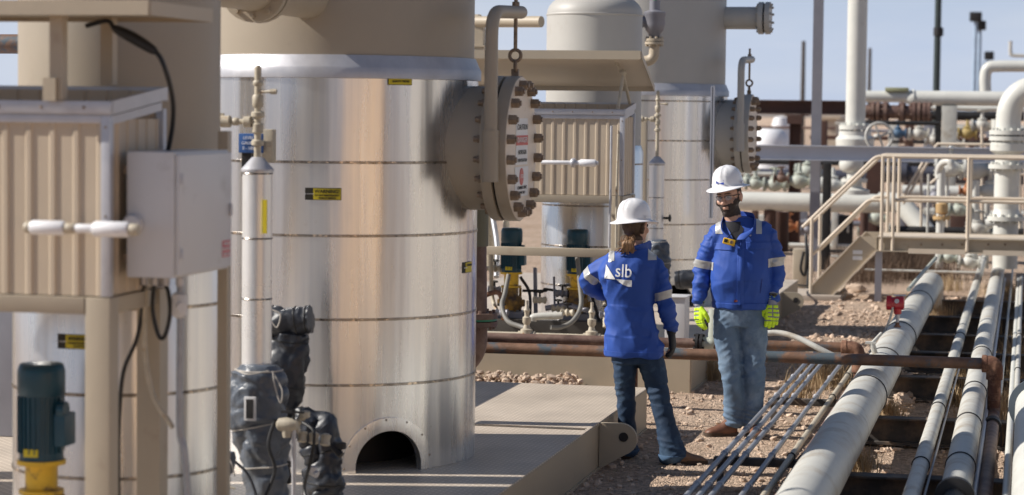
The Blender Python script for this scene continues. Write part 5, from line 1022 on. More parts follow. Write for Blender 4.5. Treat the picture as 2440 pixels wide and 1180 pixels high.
p = ay(2236, 76, 62); MB().lathe((p.x, 62, p.z), (0, 0, 1), [(.09, -.12), (.13, -.1), (.13, .1), (.09, .12)], 12).build('collar', black, b)
skyb = mat('pale_blue_pole', (.32, .42, .55), .5)
pole(2325, 48, 110, .10, skyb, 'distant pale blue light pole with floodlight, left one', 'light_pole', 'light pole', lamp=((0.0, .15),))
pole(2335, 66, 110.6, .10, skyb, 'distant pale blue light pole with floodlight, right one', 'light_pole', 'light pole', lamp=((.0, .1),))
b = pole(2343, 148, 125, .05, skyb, 'distant thin light pole with an arm and one floodlight to the right', 'light_pole', 'light pole'); p = ay(2357, 132, 125); q = ay(2343, 148, 125)
k_ = MB(); k_.box((p.x - .25, 124.8, p.z - .25), (p.x + .25, 125.2, p.z + .2), .05); k_.build('floodlight', black, b); k_ = MB(); k_.tube([(q.x, 125, q.z), (p.x, 125, q.z + .02), (p.x, 125, p.z)], .04, 8); k_.build('arm', skyb, b)
hose2([(2408, 98, 80), (2408, 125, 80), (2414, 132, 80), (2460, 133, 80)], .06, linepipe, 'vent_stub', 'thin pale bent vent against the sky at the right edge', 'vent')
# low far scrub line and hills
b = MB(); bm = b.bm; prev = None
for i in range(120):
    x = -700 + i * 12; h = 6 + 5 * noise.noise(V((x * .01, 0, 0))) + 1.5 * noise.noise(V((x * .05, 3, 0))); cur = (bm.verts.new((x, 1150, -2)), bm.verts.new((x, 1200, h)), bm.verts.new((x, 1290, -2)))
    if prev:
        bm.faces.new((prev[0], cur[0], cur[1], prev[1])); bm.faces.new((prev[1], cur[1], cur[2], prev[2]))
    prev = cur
tag(b.build('low_hills', mat('scrub_hill', (.22, .19, .17), .95, var=.15, vscale=.05)), kind='structure')
# unseen house added behind the camera so its sunlit wall mirrors in the jackets
t = thing('reflection_house', (6.5, 1.5, 0), 'tan house added to the right behind the camera to reflect in the jackets', 'building')
b = MB(); b.box((5.5, -15, 0), (9.5, 5.0, 3.6)); b.build('wall', MATS['house_tan'], t)
b = MB(); b.box((5.2, -15.3, 3.602), (9.8, 5.3, 3.75)); b.build('roof', galv, t)
b = MB(); b.box((5.47, .6, .01), (5.499, 1.6, 2.1)); b.build('door', boxg, t)
# ================================================================== PEOPLE
skin = mat('skin', (.58, .345, .25), .5, var=.08, vscale=30)
hairm = mat('brown_beard_hair', (.045, .028, .02), .7, var=.4, vscale=60, bump=.5, bscale=200)
beardm = mat('greying_beard', (.05, .036, .03), .75, var=.5, vscale=70, bump=.6, bscale=220, second=(.17, .14, .125), sfac=(.58, .68), sscale=28)
hairb = mat('blond_brown_hair', (.30, .17, .085), .5, var=.45, vscale=14, bump=.7, bscale=90, streak=.3, second=(.12, .06, .035), sfac=(.5, .62), sscale=16)
hatm = mat('white_hard_hat', (.82, .82, .84), .28, var=.02, coat=.3)
jackm = mat('royal_blue_cloth', (.026, .080, .36), .62, var=.10, vscale=5, bump=.12, bscale=260, spec=.35)
jean1 = mat('faded_denim', (.115, .18, .27), .8, var=.25, vscale=5, bump=.25, bscale=220, second=(.23, .31, .41), sfac=(.5, .68), sscale=4)
jean2 = mat('dark_denim', (.016, .040, .085), .8, var=.3, vscale=5, bump=.25, bscale=220, second=(.06, .115, .19), sfac=(.55, .7), sscale=4)
refl = mat('silver_reflective_tape', (.50, .50, .49), .35, .25, var=.05)
shirt = mat('black_shirt', (.02, .02, .025), .85, var=.1)
boot = mat('brown_leather', (.16, .07, .04), .5, var=.3, vscale=12, bump=.15)
sole = mat('boot_sole', (.07, .045, .03), .8)
neon = mat('neon_yellow_glove', (.62, .90, .03), .55, var=.08, vscale=20)
glgrey = mat('grey_glove_knit', (.28, .29, .36), .8, var=.1)
blackg = mat('black_glove', (.012, .012, .014), .6, var=.2)
lens = mat('dark_glass', (.03, .03, .035), .1)
yelp = mat('yellow_gas_monitor', (.80, .48, .02), .4)
blueink = mat('blue_ink', (.02, .07, .45), .5)
lipm = mat('lip', (.36, .16, .13), .5)
eyem = mat('eye_dark', (.03, .02, .015), .3)

def ell(c, u, v, n=24, p=1.0):
    out = []
    for k in range(n):
        a = 2 * math.pi * k / n; ca, sa = math.cos(a), math.sin(a)
        out.append(c + u * (math.copysign(abs(ca) ** p, ca)) + v * (math.copysign(abs(sa) ** p, sa)))
    return out
def limb(mb, pts, n=20, cap=.5):
    """pts: (x,y,z,rx[,ry]) chain with smooth interpolation; rx across, ry in the front/back direction"""
    P = [V(q[:3]) for q in pts]; r = [(q[3], q[4] if len(q) > 4 else q[3]) for q in pts]
    S = []; RR = []; P2 = [P[0] * 2 - P[1]] + P + [P[-1] * 2 - P[-2]]; r2 = [r[0]] + r + [r[-1]]
    for i in range(1, len(P2) - 2):
        for k in range(5):
            t_ = k / 5; a, b_, c_, d_ = P2[i - 1:i + 3]
            S.append(.5 * ((2 * b_) + (c_ - a) * t_ + (2 * a - 5 * b_ + 4 * c_ - d_) * t_ ** 2 + (3 * b_ - a - 3 * c_ + d_) * t_ ** 3)); RR.append((r2[i][0] * (1 - t_) + r2[i + 1][0] * t_, r2[i][1] * (1 - t_) + r2[i + 1][1] * t_))
    S.append(P[-1]); RR.append(r[-1])
    rings = []; n_ = len(S)
    def ringat(i, sc, off):
        T = (S[min(i + 1, n_ - 1)] - S[max(i - 1, 0)]).normalized(); F = V((0, 1, 0)) if abs(T.y) < .9 else V((0, 0, 1))
        U = F.cross(T).normalized(); W = T.cross(U)
        return ell(S[i] + T * off, U * RR[i][0] * sc, W * RR[i][1] * sc, n)
    rings.append(ringat(0, cap, -RR[0][0] * .4))
    for i in range(n_): rings.append(ringat(i, 1, 0))
    rings.append(ringat(n_ - 1, cap, RR[-1][0] * .4)); mb.loft(rings); return mb
def stack(mb, lv, n=32, p=.85):
    """lv: (cx, cy, z, rx, ry[, yaw]) horizontal rings"""
    rings = []; L2 = [lv[0]] + list(lv) + [lv[-1]]
    for i in range(1, len(L2) - 2):
        for k in range(5):
            t_ = k / 5; q = []
            for j in range(5):
                a, b_, c_, d_ = (L2[m][j] for m in range(i - 1, i + 3)); q.append(.5 * ((2 * b_) + (c_ - a) * t_ + (2 * a - 5 * b_ + 4 * c_ - d_) * t_ ** 2 + (3 * b_ - a - 3 * c_ + d_) * t_ ** 3))
            rings.append(ell(V(q[:3]), V((q[3], 0, 0)), V((0, q[4], 0)), n, p))
    q = lv[-1]; rings.append(ell(V(q[:3]), V((q[3], 0, 0)), V((0, q[4], 0)), n, p)); mb.loft(rings); return mb
def remesh(mb, name, m, parent, vox=.008, smooth=4, fold=None, M=None, solid=None):
    bmesh.ops.recalc_face_normals(mb.bm, faces=mb.bm.faces)
    me = bpy.data.meshes.new(name); mb.bm.to_mesh(me); mb.bm.free(); o = bpy.data.objects.new(name, me); col.objects.link(o)
    r = o.modifiers.new('r', 'REMESH'); r.mode = 'VOXEL'; r.voxel_size = vox
    s = o.modifiers.new('s', 'SMOOTH'); s.factor = .5; s.iterations = smooth
    bpy.context.view_layer.update(); me2 = bpy.data.meshes.new_from_object(o.evaluated_get(bpy.context.evaluated_depsgraph_get()))
    o.modifiers.clear(); o.data = me2; bpy.data.meshes.remove(me)
    if fold:
        nr = [v.normal.copy() for v in me2.vertices]
        for v, n_ in zip(me2.vertices, nr): v.co += n_ * fold(v.co, n_)
    me2.materials.clear(); me2.materials.append(m)
    for p in me2.polygons: p.use_smooth = True; p.material_index = 0
    o.parent = parent; o.name = name; return o
def patch(src, planes, off, name, m, parent, test=None, thick=0, noise_=0.):
    """cut a copy of a garment with planes (point, outward normal) and lift it off the surface"""
    bm = bmesh.new(); bm.from_mesh(src.data)
    for co, no in planes:
        bmesh.ops.bisect_plane(bm, geom=bm.verts[:] + bm.edges[:] + bm.faces[:], plane_co=V(co), plane_no=V(no), clear_outer=True)
    if test:
        dl = [f for f in bm.faces if not test(f.calc_center_median(), f.normal)]; bmesh.ops.delete(bm, geom=dl, context='FACES')
    bm.normal_update()
    nn = {v: v.normal.copy() for v in bm.verts}
    for v in bm.verts: v.co += nn[v] * (off + (noise_ * noise.noise(v.co * 60) if noise_ else 0))
    me = bpy.data.meshes.new(name); bm.to_mesh(me); bm.free(); me.materials.append(m)
    for p in me.polygons: p.use_smooth = True
    o = bpy.data.objects.new(name, me); col.objects.link(o); o.parent = parent
    if thick: q = o.modifiers.new('s', 'SOLIDIFY'); q.thickness = thick; q.offset = 1
    return o
def ridged(c, f, seed): return 1 - abs(noise.noise(V(c) + V((seed, seed * .7, 0)))) * 2 if f is None else 0
def rn(x, y, z): return .38 - 2.2 * abs(noise.noise(V((x, y, z))))
def drape(shapes, surf, toward, off, m, name, parent, cuts=True):
    """drop flat polygons (local x,z) along 'toward' (y direction sign) onto a garment"""
    bm0 = bmesh.new(); bm0.from_mesh(surf.data); tree = BVHTree.FromBMesh(bm0)
    bm = bmesh.new()
    if isinstance(shapes, bpy.types.Mesh): bm.from_mesh(shapes)
    else:
        for poly in shapes: bm.faces.new([bm.verts.new((x, 0, z)) for x, z in poly])
    bmesh.ops.triangulate(bm, faces=bm.faces)
    xs_ = [v.co.x for v in bm.verts]; zs_ = [v.co.z for v in bm.verts]
    for k in range(int((max(xs_) - min(xs_)) / .006)): bmesh.ops.bisect_plane(bm, geom=bm.verts[:] + bm.edges[:] + bm.faces[:], plane_co=(min(xs_) + .006 * (k + .5), 0, 0), plane_no=(1, 0, 0))
    for k in range(int((max(zs_) - min(zs_)) / .006)): bmesh.ops.bisect_plane(bm, geom=bm.verts[:] + bm.edges[:] + bm.faces[:], plane_co=(0, 0, min(zs_) + .006 * (k + .5)), plane_no=(0, 0, 1))
    for v in bm.verts:
        h = tree.ray_cast(V((v.co.x, -3 * toward, v.co.z)), V((0, toward, 0)))
        if h[0]: v.co = h[0] - V((0, toward * off, 0))
    bm0.free(); me = bpy.data.meshes.new(name); bm.to_mesh(me); bm.free(); me.materials.append(m); o = bpy.data.objects.new(name, me); col.objects.link(o); o.parent = parent; return o
def flat_text(txt, size, x, z, sx=1., rot=0., bold=0.):
    cu = bpy.data.curves.new('t', 'FONT'); cu.body = txt; cu.size = size; cu.align_x = 'CENTER'; cu.align_y = 'CENTER'; cu.offset = bold; cu.resolution_u = 6
    o = bpy.data.objects.new('t', cu); col.objects.link(o); bpy.context.view_layer.update()
    me = bpy.data.meshes.new_from_object(o.evaluated_get(bpy.context.evaluated_depsgraph_get())); bpy.data.objects.remove(o)
    me.transform(Matrix.Translation((x, 0, z)) @ Matrix.Rotation(R(90), 4, 'X') @ Matrix.Rotation(rot, 4, 'Z') @ Matrix.Diagonal((sx, 1, 1, 1))); return me
def hand(mb, w, d, side, pn, sc=1., curl=.5, fat=1., tv=.9):
    """w wrist, d finger direction, side thumb direction, pn palm normal (fingers curl toward it)"""
    w = V(w); d = V(d).normalized(); side = (V(side) - V(side).dot(d) * d).normalized(); pn = V(pn); pn = (pn - pn.dot(d) * d - pn.dot(side) * side).normalized()
    rings = []
    for t_, hw, hd in ((-.02, .027, .021), (.0, .028, .020), (.03, .036, .019), (.06, .042, .018), (.09, .043, .016), (.10, .040, .012)):
        rings.append(ell(w + d * t_ * sc, side * hw * sc * fat, pn * hd * sc * fat, 16, .8))
    mb.loft(rings)
    tips = []
    for i, (o_, ln, r_) in enumerate(((.031, .072, .0098), (.0105, .080, .0100), (-.0105, .074, .0096), (-.031, .058, .0086))):
        b0 = w + (d * .088 + side * o_) * sc; pts = [b0 - d * .02 * sc]; q = b0; dd = (d + side * o_ * 3.2).normalized(); 
        for j, fr in enumerate((.45, .30, .25)):
            ang = curl * (.35 + .45 * j) * (1 + .12 * i); v_ = (dd * math.cos(ang) + pn * math.sin(ang)).normalized(); pts.append(q); q = q + v_ * ln * sc * fr
        pts.append(q); tips.append(q)
        mb.tube(pts, r_ * sc * fat, 10, True, [r_ * sc * fat * k for k in (1.05, 1.08, 1.0, .95, .8)][:len(pts)])
        mb.sphere(q, r_ * sc * fat * .85, 8, 6)
    b0 = w + (d * .022 + side * .026) * sc; t1 = b0 + (d * .035 + side * .028 + pn * .012) * sc; t2 = t1 + (d * tv * .030 + side * .006 + pn * .014) * sc; t3 = t2 + (d * .024 + pn * .010 - side * .002) * sc
    mb.tube([b0 - side * .01 * sc, b0, t1, t2, t3], .012, 10, True, [.013 * sc * fat, .015 * sc * fat, .0125 * sc * fat, .011 * sc * fat, .0085 * sc * fat]); mb.sphere(t3, .009 * sc * fat, 8, 6)
    return tips
def head_shapes(mb, M, s=1., female=False):
    T = lambda x, y, z: M @ V((x * s, y * s, z * s))
    def S(c, r, sc): mb.sphere(V(c) * s, r * s, 20, 14, sc, M)
    S((0, .012, .03), .1, (.76, .98, .98)); S((0, -.022, -.035), .075, (.80, .93, 1.08)); S((0, -.05, -.085), .038, (1.0, .8, .75))
    S((0, -.055, .035), .05, (1.15, .55, .55))                     # brow
    for e in (-1, 1): S((e * .045, -.052, -.018), .032, (.9, .8, .8)); S((e * .078, .012, -.005), .03, (.28, .6, 1.05)); S((e * .084, .02, .005), .022, (.3, .5, 1.1))
    # nose and lips
    pts = [T(0, -.088, .028), T(0, -.102, .006), T(0, -.116, -.016), T(0, -.108, -.026)]; mb.tube(pts, .01, 10, True, [.008 * s, .0105 * s, .0145 * s, .011 * s])
    for e in (-1, 1): S((e * .012, -.100, -.022), .0095, (1, 1, .8))
    S((0, -.089, -.050), .018, (1.15, .5, .35)); S((0, -.087, -.060), .017, (1.0, .5, .38))
def hard_hat(root, M, s=1., logo=None, tilt=0):
    def tm(b): bmesh.ops.transform(b.bm, matrix=M, verts=b.bm.verts)
    h = bpy.data.objects.new('hard_hat', None)
    b = MB(); bm = b.bm; n = 56; rings = []
    prof = [(.012, .150), (.04, .146), (.07, .133), (.092, .108), (.103, .078), (.108, .045), (.110, .018), (.113, .006)]
    for r, z in prof:
        rg = []
        for k in range(n):
            a = 2 * math.pi * k / n; x = r * math.cos(a); y = r * math.sin(a) * 1.2
            ridge = .0; 
            for x0, w_ in ((0, .016), (-.036, .010), (.036, .010)):
                ridge = max(ridge, (.0065 if x0 == 0 else .0035) * max(0, 1 - ((x - x0) / w_) ** 2)) if z > .05 else ridge
            k_ = 1 + ridge / .1; rg.append(V((x * k_, y * k_, z + ridge * 1.2)) * s)
        rings.append(rg)
    # rounded top, brim
    for ro, zo in ((.118, .002), (.135, -.004), (.150, -.009), (.156, -.013), (.156, -.016), (.150, -.013), (.115, -.004), (.106, .002), (.100, .05)):
        rings.append([V((ro * math.cos(a), ro * math.sin(a) * 1.18 - (.010 * max(0, -math.sin(a)) if ro > .13 else 0), zo - (.010 * abs(math.sin(a)) ** 2 if ro > .13 else 0) + (.004 * abs(math.cos(a)) if ro > .13 else 0))) * s for a in (2 * math.pi * k / n for k in range(n))])
    b.loft(rings); tm(b); o = b.build('hard_hat', hatm, root, smooth=60)
    b = MB()
    for e in (-1, 1): b.box((e * .118 * s - .004, -.014 * s, .012 * s), (e * .118 * s + .004, .014 * s, .028 * s), .002); 
    for e in (-1, 1): b.tube([V((e * .112, .03, .026)) * s, V((e * .116, .0, .032)) * s, V((e * .112, -.035, .026)) * s], .0025, 6)
    tm(b); b.build('slot_rib', hatm, o)
    b = MB(); b.lathe((0, 0, -.012), (0, 0, 1), [(.092, 0), (.094, .0), (.094, .035), (.092, .035)], 40, False)
    for v in b.bm.verts: v.co.y *= 1.2; v.co *= s
    tm(b); b.build('suspension_band', rubber, o)
    return o
def person_root(px, py, Y, label):
    g = az(px, py, 0) if Y is None else V((ay(px, py, Y).x, Y, 0)); t = bpy.data.objects.new('person', None); col.objects.link(t); t.location = g
    d = ray(px, py); t.rotation_euler = (0, 0, math.atan2(-d.x, d.y)); tag(t, label, 'person'); return t

# ------------------------------------------------------------------ MAN (local metres: x picture right, -y toward camera)
mg = person_root(1750, 1035, 16.1, 'bearded person in white hard hat, blue jacket, faded jeans and neon gloves facing the camera')
K = 340.
def mp2(px, py, y=0): return (( px - 1750) / K, y, (1035 - py) / K)
MH = Matrix.Translation((-.064, -.045, 1.675)) @ Matrix.Rotation(R(-22), 4, 'Z') @ Matrix.Rotation(R(9), 4, 'X') @ Matrix.Rotation(R(-7), 4, 'Y')
b = MB(); head_shapes(b, MH, 1.05)
limb(b, [(-.03, -.01, 1.40, .07, .065), (-.035, -.015, 1.52, .062, .066), (-.055, -.02, 1.60, .060, .066)])
stack(b, [(.02, 0, .84, .14, .10), (.02, 0, 1.0, .14, .105), (.03, -.01, 1.15, .145, .115), (.035, 0, 1.3, .155, .11), (.035, .005, 1.42, .165, .09), (.02, .0, 1.47, .10, .07)])
limb(b, [(-.11, 0, 1.43, .05), (-.205, .0, 1.27, .042), (-.248, .01, 1.165, .036), (-.258, -.03, 1.05, .032), (-.262, -.06, .93, .024)])
limb(b, [(.18, 0, 1.44, .05), (.255, .02, 1.30, .042), (.287, .03, 1.19, .036), (.268, -.02, 1.06, .032), (.248, -.06, .955, .024)])
hand(b, (-.262, -.062, .915), (.05, -.12, -1), (.6, -.8, 0), (.8, .6, 0), .93, .55, .85)
hand(b, (.248, -.062, .945), (-.02, -.08, -1), (-1, -.12, 0), (.1, 1, 0), .93, .4, .85)
limb(b, [(-.06, 0, .88, .08), (-.05, -.01, .62, .06), (-.025, -.02, .43, .045), (-.012, 0, .25, .042), (-.012, .02, .08, .032)])
limb(b, [(.11, 0, .88, .08), (.125, .0, .62, .06), (.13, -.01, .43, .045), (.125, .03, .25, .042), (.125, .05, .09, .032)])
mbody = remesh(b, 'body', skin, mg, .0055, 3)
# face details
def atM(o, M): o.matrix_local = M; return o
b = MB()
for e in (-1, 1): b.sphere((e * .031, -.079, .018), .011, 12, 8)
bmesh.ops.transform(b.bm, matrix=MH, verts=b.bm.verts); b.build('eyes', eyem, mbody)
def facepatch(name, m, f, off, par, body, M, nz_=0.): 
    Mi = M.inverted(); return patch(body, [], off, name, m, par, test=lambda c, n_: f(Mi @ c, Mi.to_3x3() @ n_), noise_=nz_)
facepatch('beard', beardm, lambda c, n_: abs(c.x) < .077 and c.y < .03 and -.124 < c.z < -.030 + (.35 * max(0, abs(c.x) - .03)) + max(0, (abs(c.x) - .058)) * 1.5 and not (abs(c.x) < .022 and -.066 < c.z < -.045 and c.y < -.06) and not (abs(c.x) < .016 and c.z > -.03) and not (abs(c.x) < .06 and c.z > -.026) and (n_.z > -.95), .0035, mbody, mbody, MH, .004)
facepatch('hair', hairm, lambda c, n_: c.z > -.035 and (c.y > .02 or (abs(c.x) > .06 and c.y > -.02 and c.z > -.02) or c.z > .075) and not (abs(c.x) > .0765 and c.z < .04), .004, mbody, mbody, MH, .003)
b = MB()
for e in (-1, 1):
    b.tube(smoothpath([V(q) for q in ((e * .008, -.102, .024), (e * .03, -.101, .033), (e * .056, -.088, .03), (e * .066, -.070, .022))], 5), .0022, 6)
    b.tube([(e * .066, -.070, .024), (e * .082, -.02, .022), (e * .083, .03, .012)], .0028, 6)
b.tube([(-.01, -.103, .022), (.01, -.103, .022)], .0022, 6); bmesh.ops.transform(b.bm, matrix=MH, verts=b.bm.verts); gl = b.build('safety_glasses', black, mbody)
b = MB()
for e in (-1, 1):
    P = [(e * .008, -.1, .026), (e * .03, -.101, .032), (e * .056, -.088, .028), (e * .060, -.084, .006), (e * .035, -.099, -.004), (e * .012, -.1, .004)]; b.prism([V(p) for p in P], (0, -.0015, 0))
bmesh.ops.transform(b.bm, matrix=MH, verts=b.bm.verts)
glass = bpy.data.materials.new('clear_lens'); glass.use_nodes = True; gb = glass.node_tree.nodes['Principled BSDF']; gb.inputs['Base Color'].default_value = (.55, .55, .58, 1); gb.inputs['Roughness'].default_value = .03; gb.inputs['Alpha'].default_value = .35
b.build('lens', glass, gl)
b = MB()
for e in (-1, 1): b.tube([(e * .014, -.099, .044), (e * .03, -.099, .049), (e * .052, -.086, .044)], .004, 6)
bmesh.ops.transform(b.bm, matrix=MH, verts=b.bm.verts); b.build('eyebrows', hairm, mbody)
MHat = MH @ Matrix.Translation((0, .010, .082)) @ Matrix.Rotation(R(-4), 4, 'X')
hat1 = hard_hat(mg, MHat, .95)
# little blue emblem on the hat front
b = MB(); 
for P in (((-.030, .0), (-.030, .020), (-.006, .002)), ((-.008, .0), (.026, .006), (.026, -.010), (.010, -.006))): b.prism([V((x, -.1275 + abs(z - .03) * .12, z + .033)) for x, z in P], (0, -.003, 0))
me_ = flat_text('slb', .026, .010, .055); 
bmesh.ops.transform(b.bm, matrix=MHat, verts=b.bm.verts); b.build('hat_emblem', blueink, hat1)
me_.transform(MHat @ Matrix.Translation((0, -.127, -.002)) @ Matrix.Rotation(R(-8), 4, 'X')); me_.materials.clear(); me_.materials.append(blueink); oe = bpy.data.objects.new('hat_lettering', me_); col.objects.link(oe); oe.parent = hat1

# jacket
def jfold(c, n_):
    x, y, z = c; f = 0
    f += .012 * noise.fractal(V((x * 3.5, y * 3.5, z * 2.2)), 1, 2, 3)
    f += .010 * rn(x * 3 + z * 1.2, y * 3, z * 5.5 + x * 2) + .004 * rn(x * 9 - z * 4, y * 7, z * 6 + x * 5)
    if x < -.185 or x > .235: f += .015 * rn(x * 4, y * 4 + 5, z * 14 + x * 7) + .005 * rn(x * 9, y * 9, z * 30)
    if z < 1.1 and -.16 < x < .2: f += .006 * rn(x * 5, y * 3 + 2, z * 7)
    if abs(x - .028) < .012 and y < -.02 and z < 1.42: f += .004
    return f
b = MB()
stack(b, [(.028, 0, .905, .196, .135), (.028, -.003, .95, .20, .145), (.026, -.012, 1.05, .207, .165), (.026, -.015, 1.16, .207, .168), (.032, -.005, 1.28, .205, .155), (.038, .0, 1.39, .205, .138), (.035, .005, 1.465, .185, .118), (.02, .01, 1.52, .125, .095), (.0, .01, 1.55, .082, .082)])
limb(b, [(-.085, .0, 1.455, .073, .085), (-.155, .0, 1.392, .076, .086), (-.208, .005, 1.275, .069, .078), (-.240, .012, 1.165, .063, .07), (-.252, -.02, 1.06, .056, .062), (-.262, -.055, .955, .047, .052), (-.263, -.06, .94, .044, .05)])
limb(b, [(.145, .0, 1.465, .075, .088), (.205, .01, 1.40, .077, .088), (.248, .02, 1.295, .070, .08), (.278, .03, 1.19, .068, .075), (.268, -.01, 1.08, .061, .067), (.252, -.05, .985, .050, .055), (.25, -.055, .97, .048, .053)])
jk1 = remesh(b, 'jacket', jackm, mg, .0075, 3, jfold)
# open neck: collar with dark shirt inside
b = MB(); stack(b, [(-.01, -.02, 1.44, .08, .10), (-.02, -.02, 1.48, .076, .090), (-.028, -.018, 1.512, .068, .078)]); b.build('shirt', shirt, mg)
p_ = [(-.045, -.140, 1.42), (-.016, -.150, 1.365), (.02, -.138, 1.41), (.042, -.112, 1.465), (.02, -.098, 1.492), (-.035, -.096, 1.492), (-.064, -.104, 1.46)]
b = MB(); bm = b.bm; vs = [bm.verts.new(q) for q in p_]; bm.faces.new(vs); o = b.build('shirt_front', shirt, mg)
def collar(pts, name, m, root, th=.006):
    """pts: list of (inner low, outer high) pairs"""
    b = MB(); bm = b.bm; rows = []
    A = smoothpath([V(a) for a, _ in pts], 4); B = smoothpath([V(c) for _, c in pts], 4); Mi = [a.lerp(c, .5) + (a.lerp(c, .5) - V((-.01, .0, a.lerp(c, .5).z))).normalized() * .012 for a, c in zip(A, B)]
    R_ = [[bm.verts.new(p) for p in q] for q in (A, Mi, B)]
    for q, w_ in zip(R_[:-1], R_[1:]):
        for i in range(len(q) - 1): bm.faces.new((q[i], q[i + 1], w_[i + 1], w_[i]))
    o = b.build(name, m, root, smooth=60); s = o.modifiers.new('s', 'SOLIDIFY'); s.thickness = th; u = o.modifiers.new('u', 'SUBSURF'); u.levels = u.render_levels = 1; return o
collar([((-.02, -.158, 1.385), (-.085, -.150, 1.41)), ((-.085, -.125, 1.43), (-.122, -.115, 1.47)), ((-.11, -.05, 1.455), (-.108, -.05, 1.54)), ((-.085, .04, 1.47), (-.08, .06, 1.575)), ((.0, .085, 1.52), (.0, .105, 1.58)), ((.08, .06, 1.465), (.085, .07, 1.575)), ((.11, -.02, 1.45), (.112, -.03, 1.565)), ((.09, -.10, 1.435), (.115, -.12, 1.515)), ((.022, -.145, 1.43), (.10, -.155, 1.44)), ((-.012, -.158, 1.385), (.05, -.178, 1.39))], 'collar', jackm, mg)
# reflective bands on the sleeves and shoulders
def sleeve_band(jk, a, c, w_, xt, name='reflective_band', par=None):
    a, c = V(a), V(c); d = (c - a).normalized(); return patch(jk, [(c, d), (a, -d)], .0025, name, refl, par or jk, test=lambda q, n_: xt(q))
sleeve_band(jk1, (-.232, 0, 1.235), (-.241, .0, 1.18), 0, lambda q: q.x < -.165)
sleeve_band(jk1, (.277, .01, 1.265), (.285, .01, 1.205), 0, lambda q: q.x > .212)
patch(jk1, [((-.105, 0, 0), (1, 0, 0)), ((-.155, 0, 0), (-1, 0, 0)), ((0, 0, 1.425), (0, 0, -1))], .0025, 'reflective_band', refl, jk1, test=lambda q, n_: q.y < .12)
patch(jk1, [((.165, 0, 0), (1, 0, 0)), ((.125, 0, 0), (-1, 0, 0)), ((0, 0, 1.43), (0, 0, -1))], .0025, 'reflective_band', refl, jk1, test=lambda q, n_: q.y < .12)
# pockets, placket, hem, emblem, patch, gas monitor
patch(jk1, [((.225, 0, 0), (1, 0, 0)), ((.06, 0, 0), (-1, 0, 0)), ((0, 0, 1.375), (0, 0, 1)), ((0, 0, 1.325), (0, 0, -1))], .003, 'pocket_flap', jackm, jk1, test=lambda q, n_: q.y < -.05, thick=.003)
patch(jk1, [((-.04, 0, 0), (1, 0, 0)), ((-.165, 0, 0), (-1, 0, 0)), ((0, 0, 1.36), (0, 0, 1)), ((0, 0, 1.315), (0, 0, -1))], .003, 'pocket_flap', jackm, jk1, test=lambda q, n_: q.y < -.05, thick=.003)
patch(jk1, [((.045, 0, 0), (1, 0, 0)), ((.0, 0, 0), (-1, 0, 0)), ((0, 0, 1.33), (0, 0, 1)), ((0, 0, .905), (0, 0, -1))], .002, 'placket', jackm, jk1, test=lambda q, n_: q.y < -.05, thick=.003)
patch(jk1, [((0, 0, .945), (0, 0, 1)), ((0, 0, .90), (0, 0, -1))], .002, 'hem', jackm, jk1, test=lambda q, n_: abs(q.x - .028) < .205, thick=.003)
for zc, rx_ in ((.94, 0),):
    pass
drape([[(-.018, .955), (.012, .955), (.016, .968), (.0, .974), (-.018, .97)]], jk1, 1, .004, mat('maroon_patch', (.14, .02, .03), .6), 'maker_patch', jk1)
drape([[(-.010, .960), (.006, .960), (.004, .968), (-.006, .968)]], jk1, 1, .0055, mat('orange_thread', (.6, .16, .05), .6), 'patch_mark', jk1)
drape(flat_text('slb', .028, .078, 1.425, 1.0, R(-4), .0006), jk1, 1, .004, inkw, 'chest_lettering', jk1)
drape(flat_text('FR HRC', .018, .262, 1.012, 1.0, R(6), .0004), jk1, 1, .004, mat('grey_thread', (.3, .32, .22), .6), 'cuff_lettering', jk1)
drape([[(.16, 1.02), (.165, 1.02), (.175, 1.12), (.170, 1.12)]], jk1, 1, .004, mat('navy_seam', (.01, .03, .2), .7), 'pocket_seam', jk1)
gmM = Matrix.Translation((-.060, -.172, 1.375)) @ Matrix.Rotation(R(14), 4, 'Y') @ Matrix.Rotation(R(-12), 4, 'X')
def tb(b, M): bmesh.ops.transform(b.bm, matrix=M, verts=b.bm.verts); return b
gmon = thing('gas_monitor', (0, 0, 0), 'yellow gas monitor clipped to the open front of the bearded person jacket', 'gas monitor')
gw = mg.location; gR = Matrix.Rotation(mg.rotation_euler.z, 4, 'Z'); GM = Matrix.Translation(gw) @ gR
gmon.location = (GM @ gmM).translation; gmon['_o'] = tuple(gmon.location)
GG = GM @ gmM
tb(MB().box((-.043, -.016, -.022), (.043, .014, .022), .008), GG).build('case', yelp, gmon)
tb(MB().box((-.036, -.0185, -.012), (-.012, -.0155, .012), .002), GG).build('screen', black, gmon)
b = MB(); b.lathe((.016, -.016, 0), (0, -1, 0), [(.013, 0), (.013, .003), (.009, .004), (.008, .001), (.001, .001)], 20); tb(b, GG).build('sensor_ring', bolt, gmon)
b = MB(); b.tube([(-.02, -.002, .02), (.0, .01, .06), (.02, .02, .09)], .003, 6); b.box((.038, -.012, -.018), (.048, .010, .018), .003); tb(b, GG).build('clip', black, gmon)
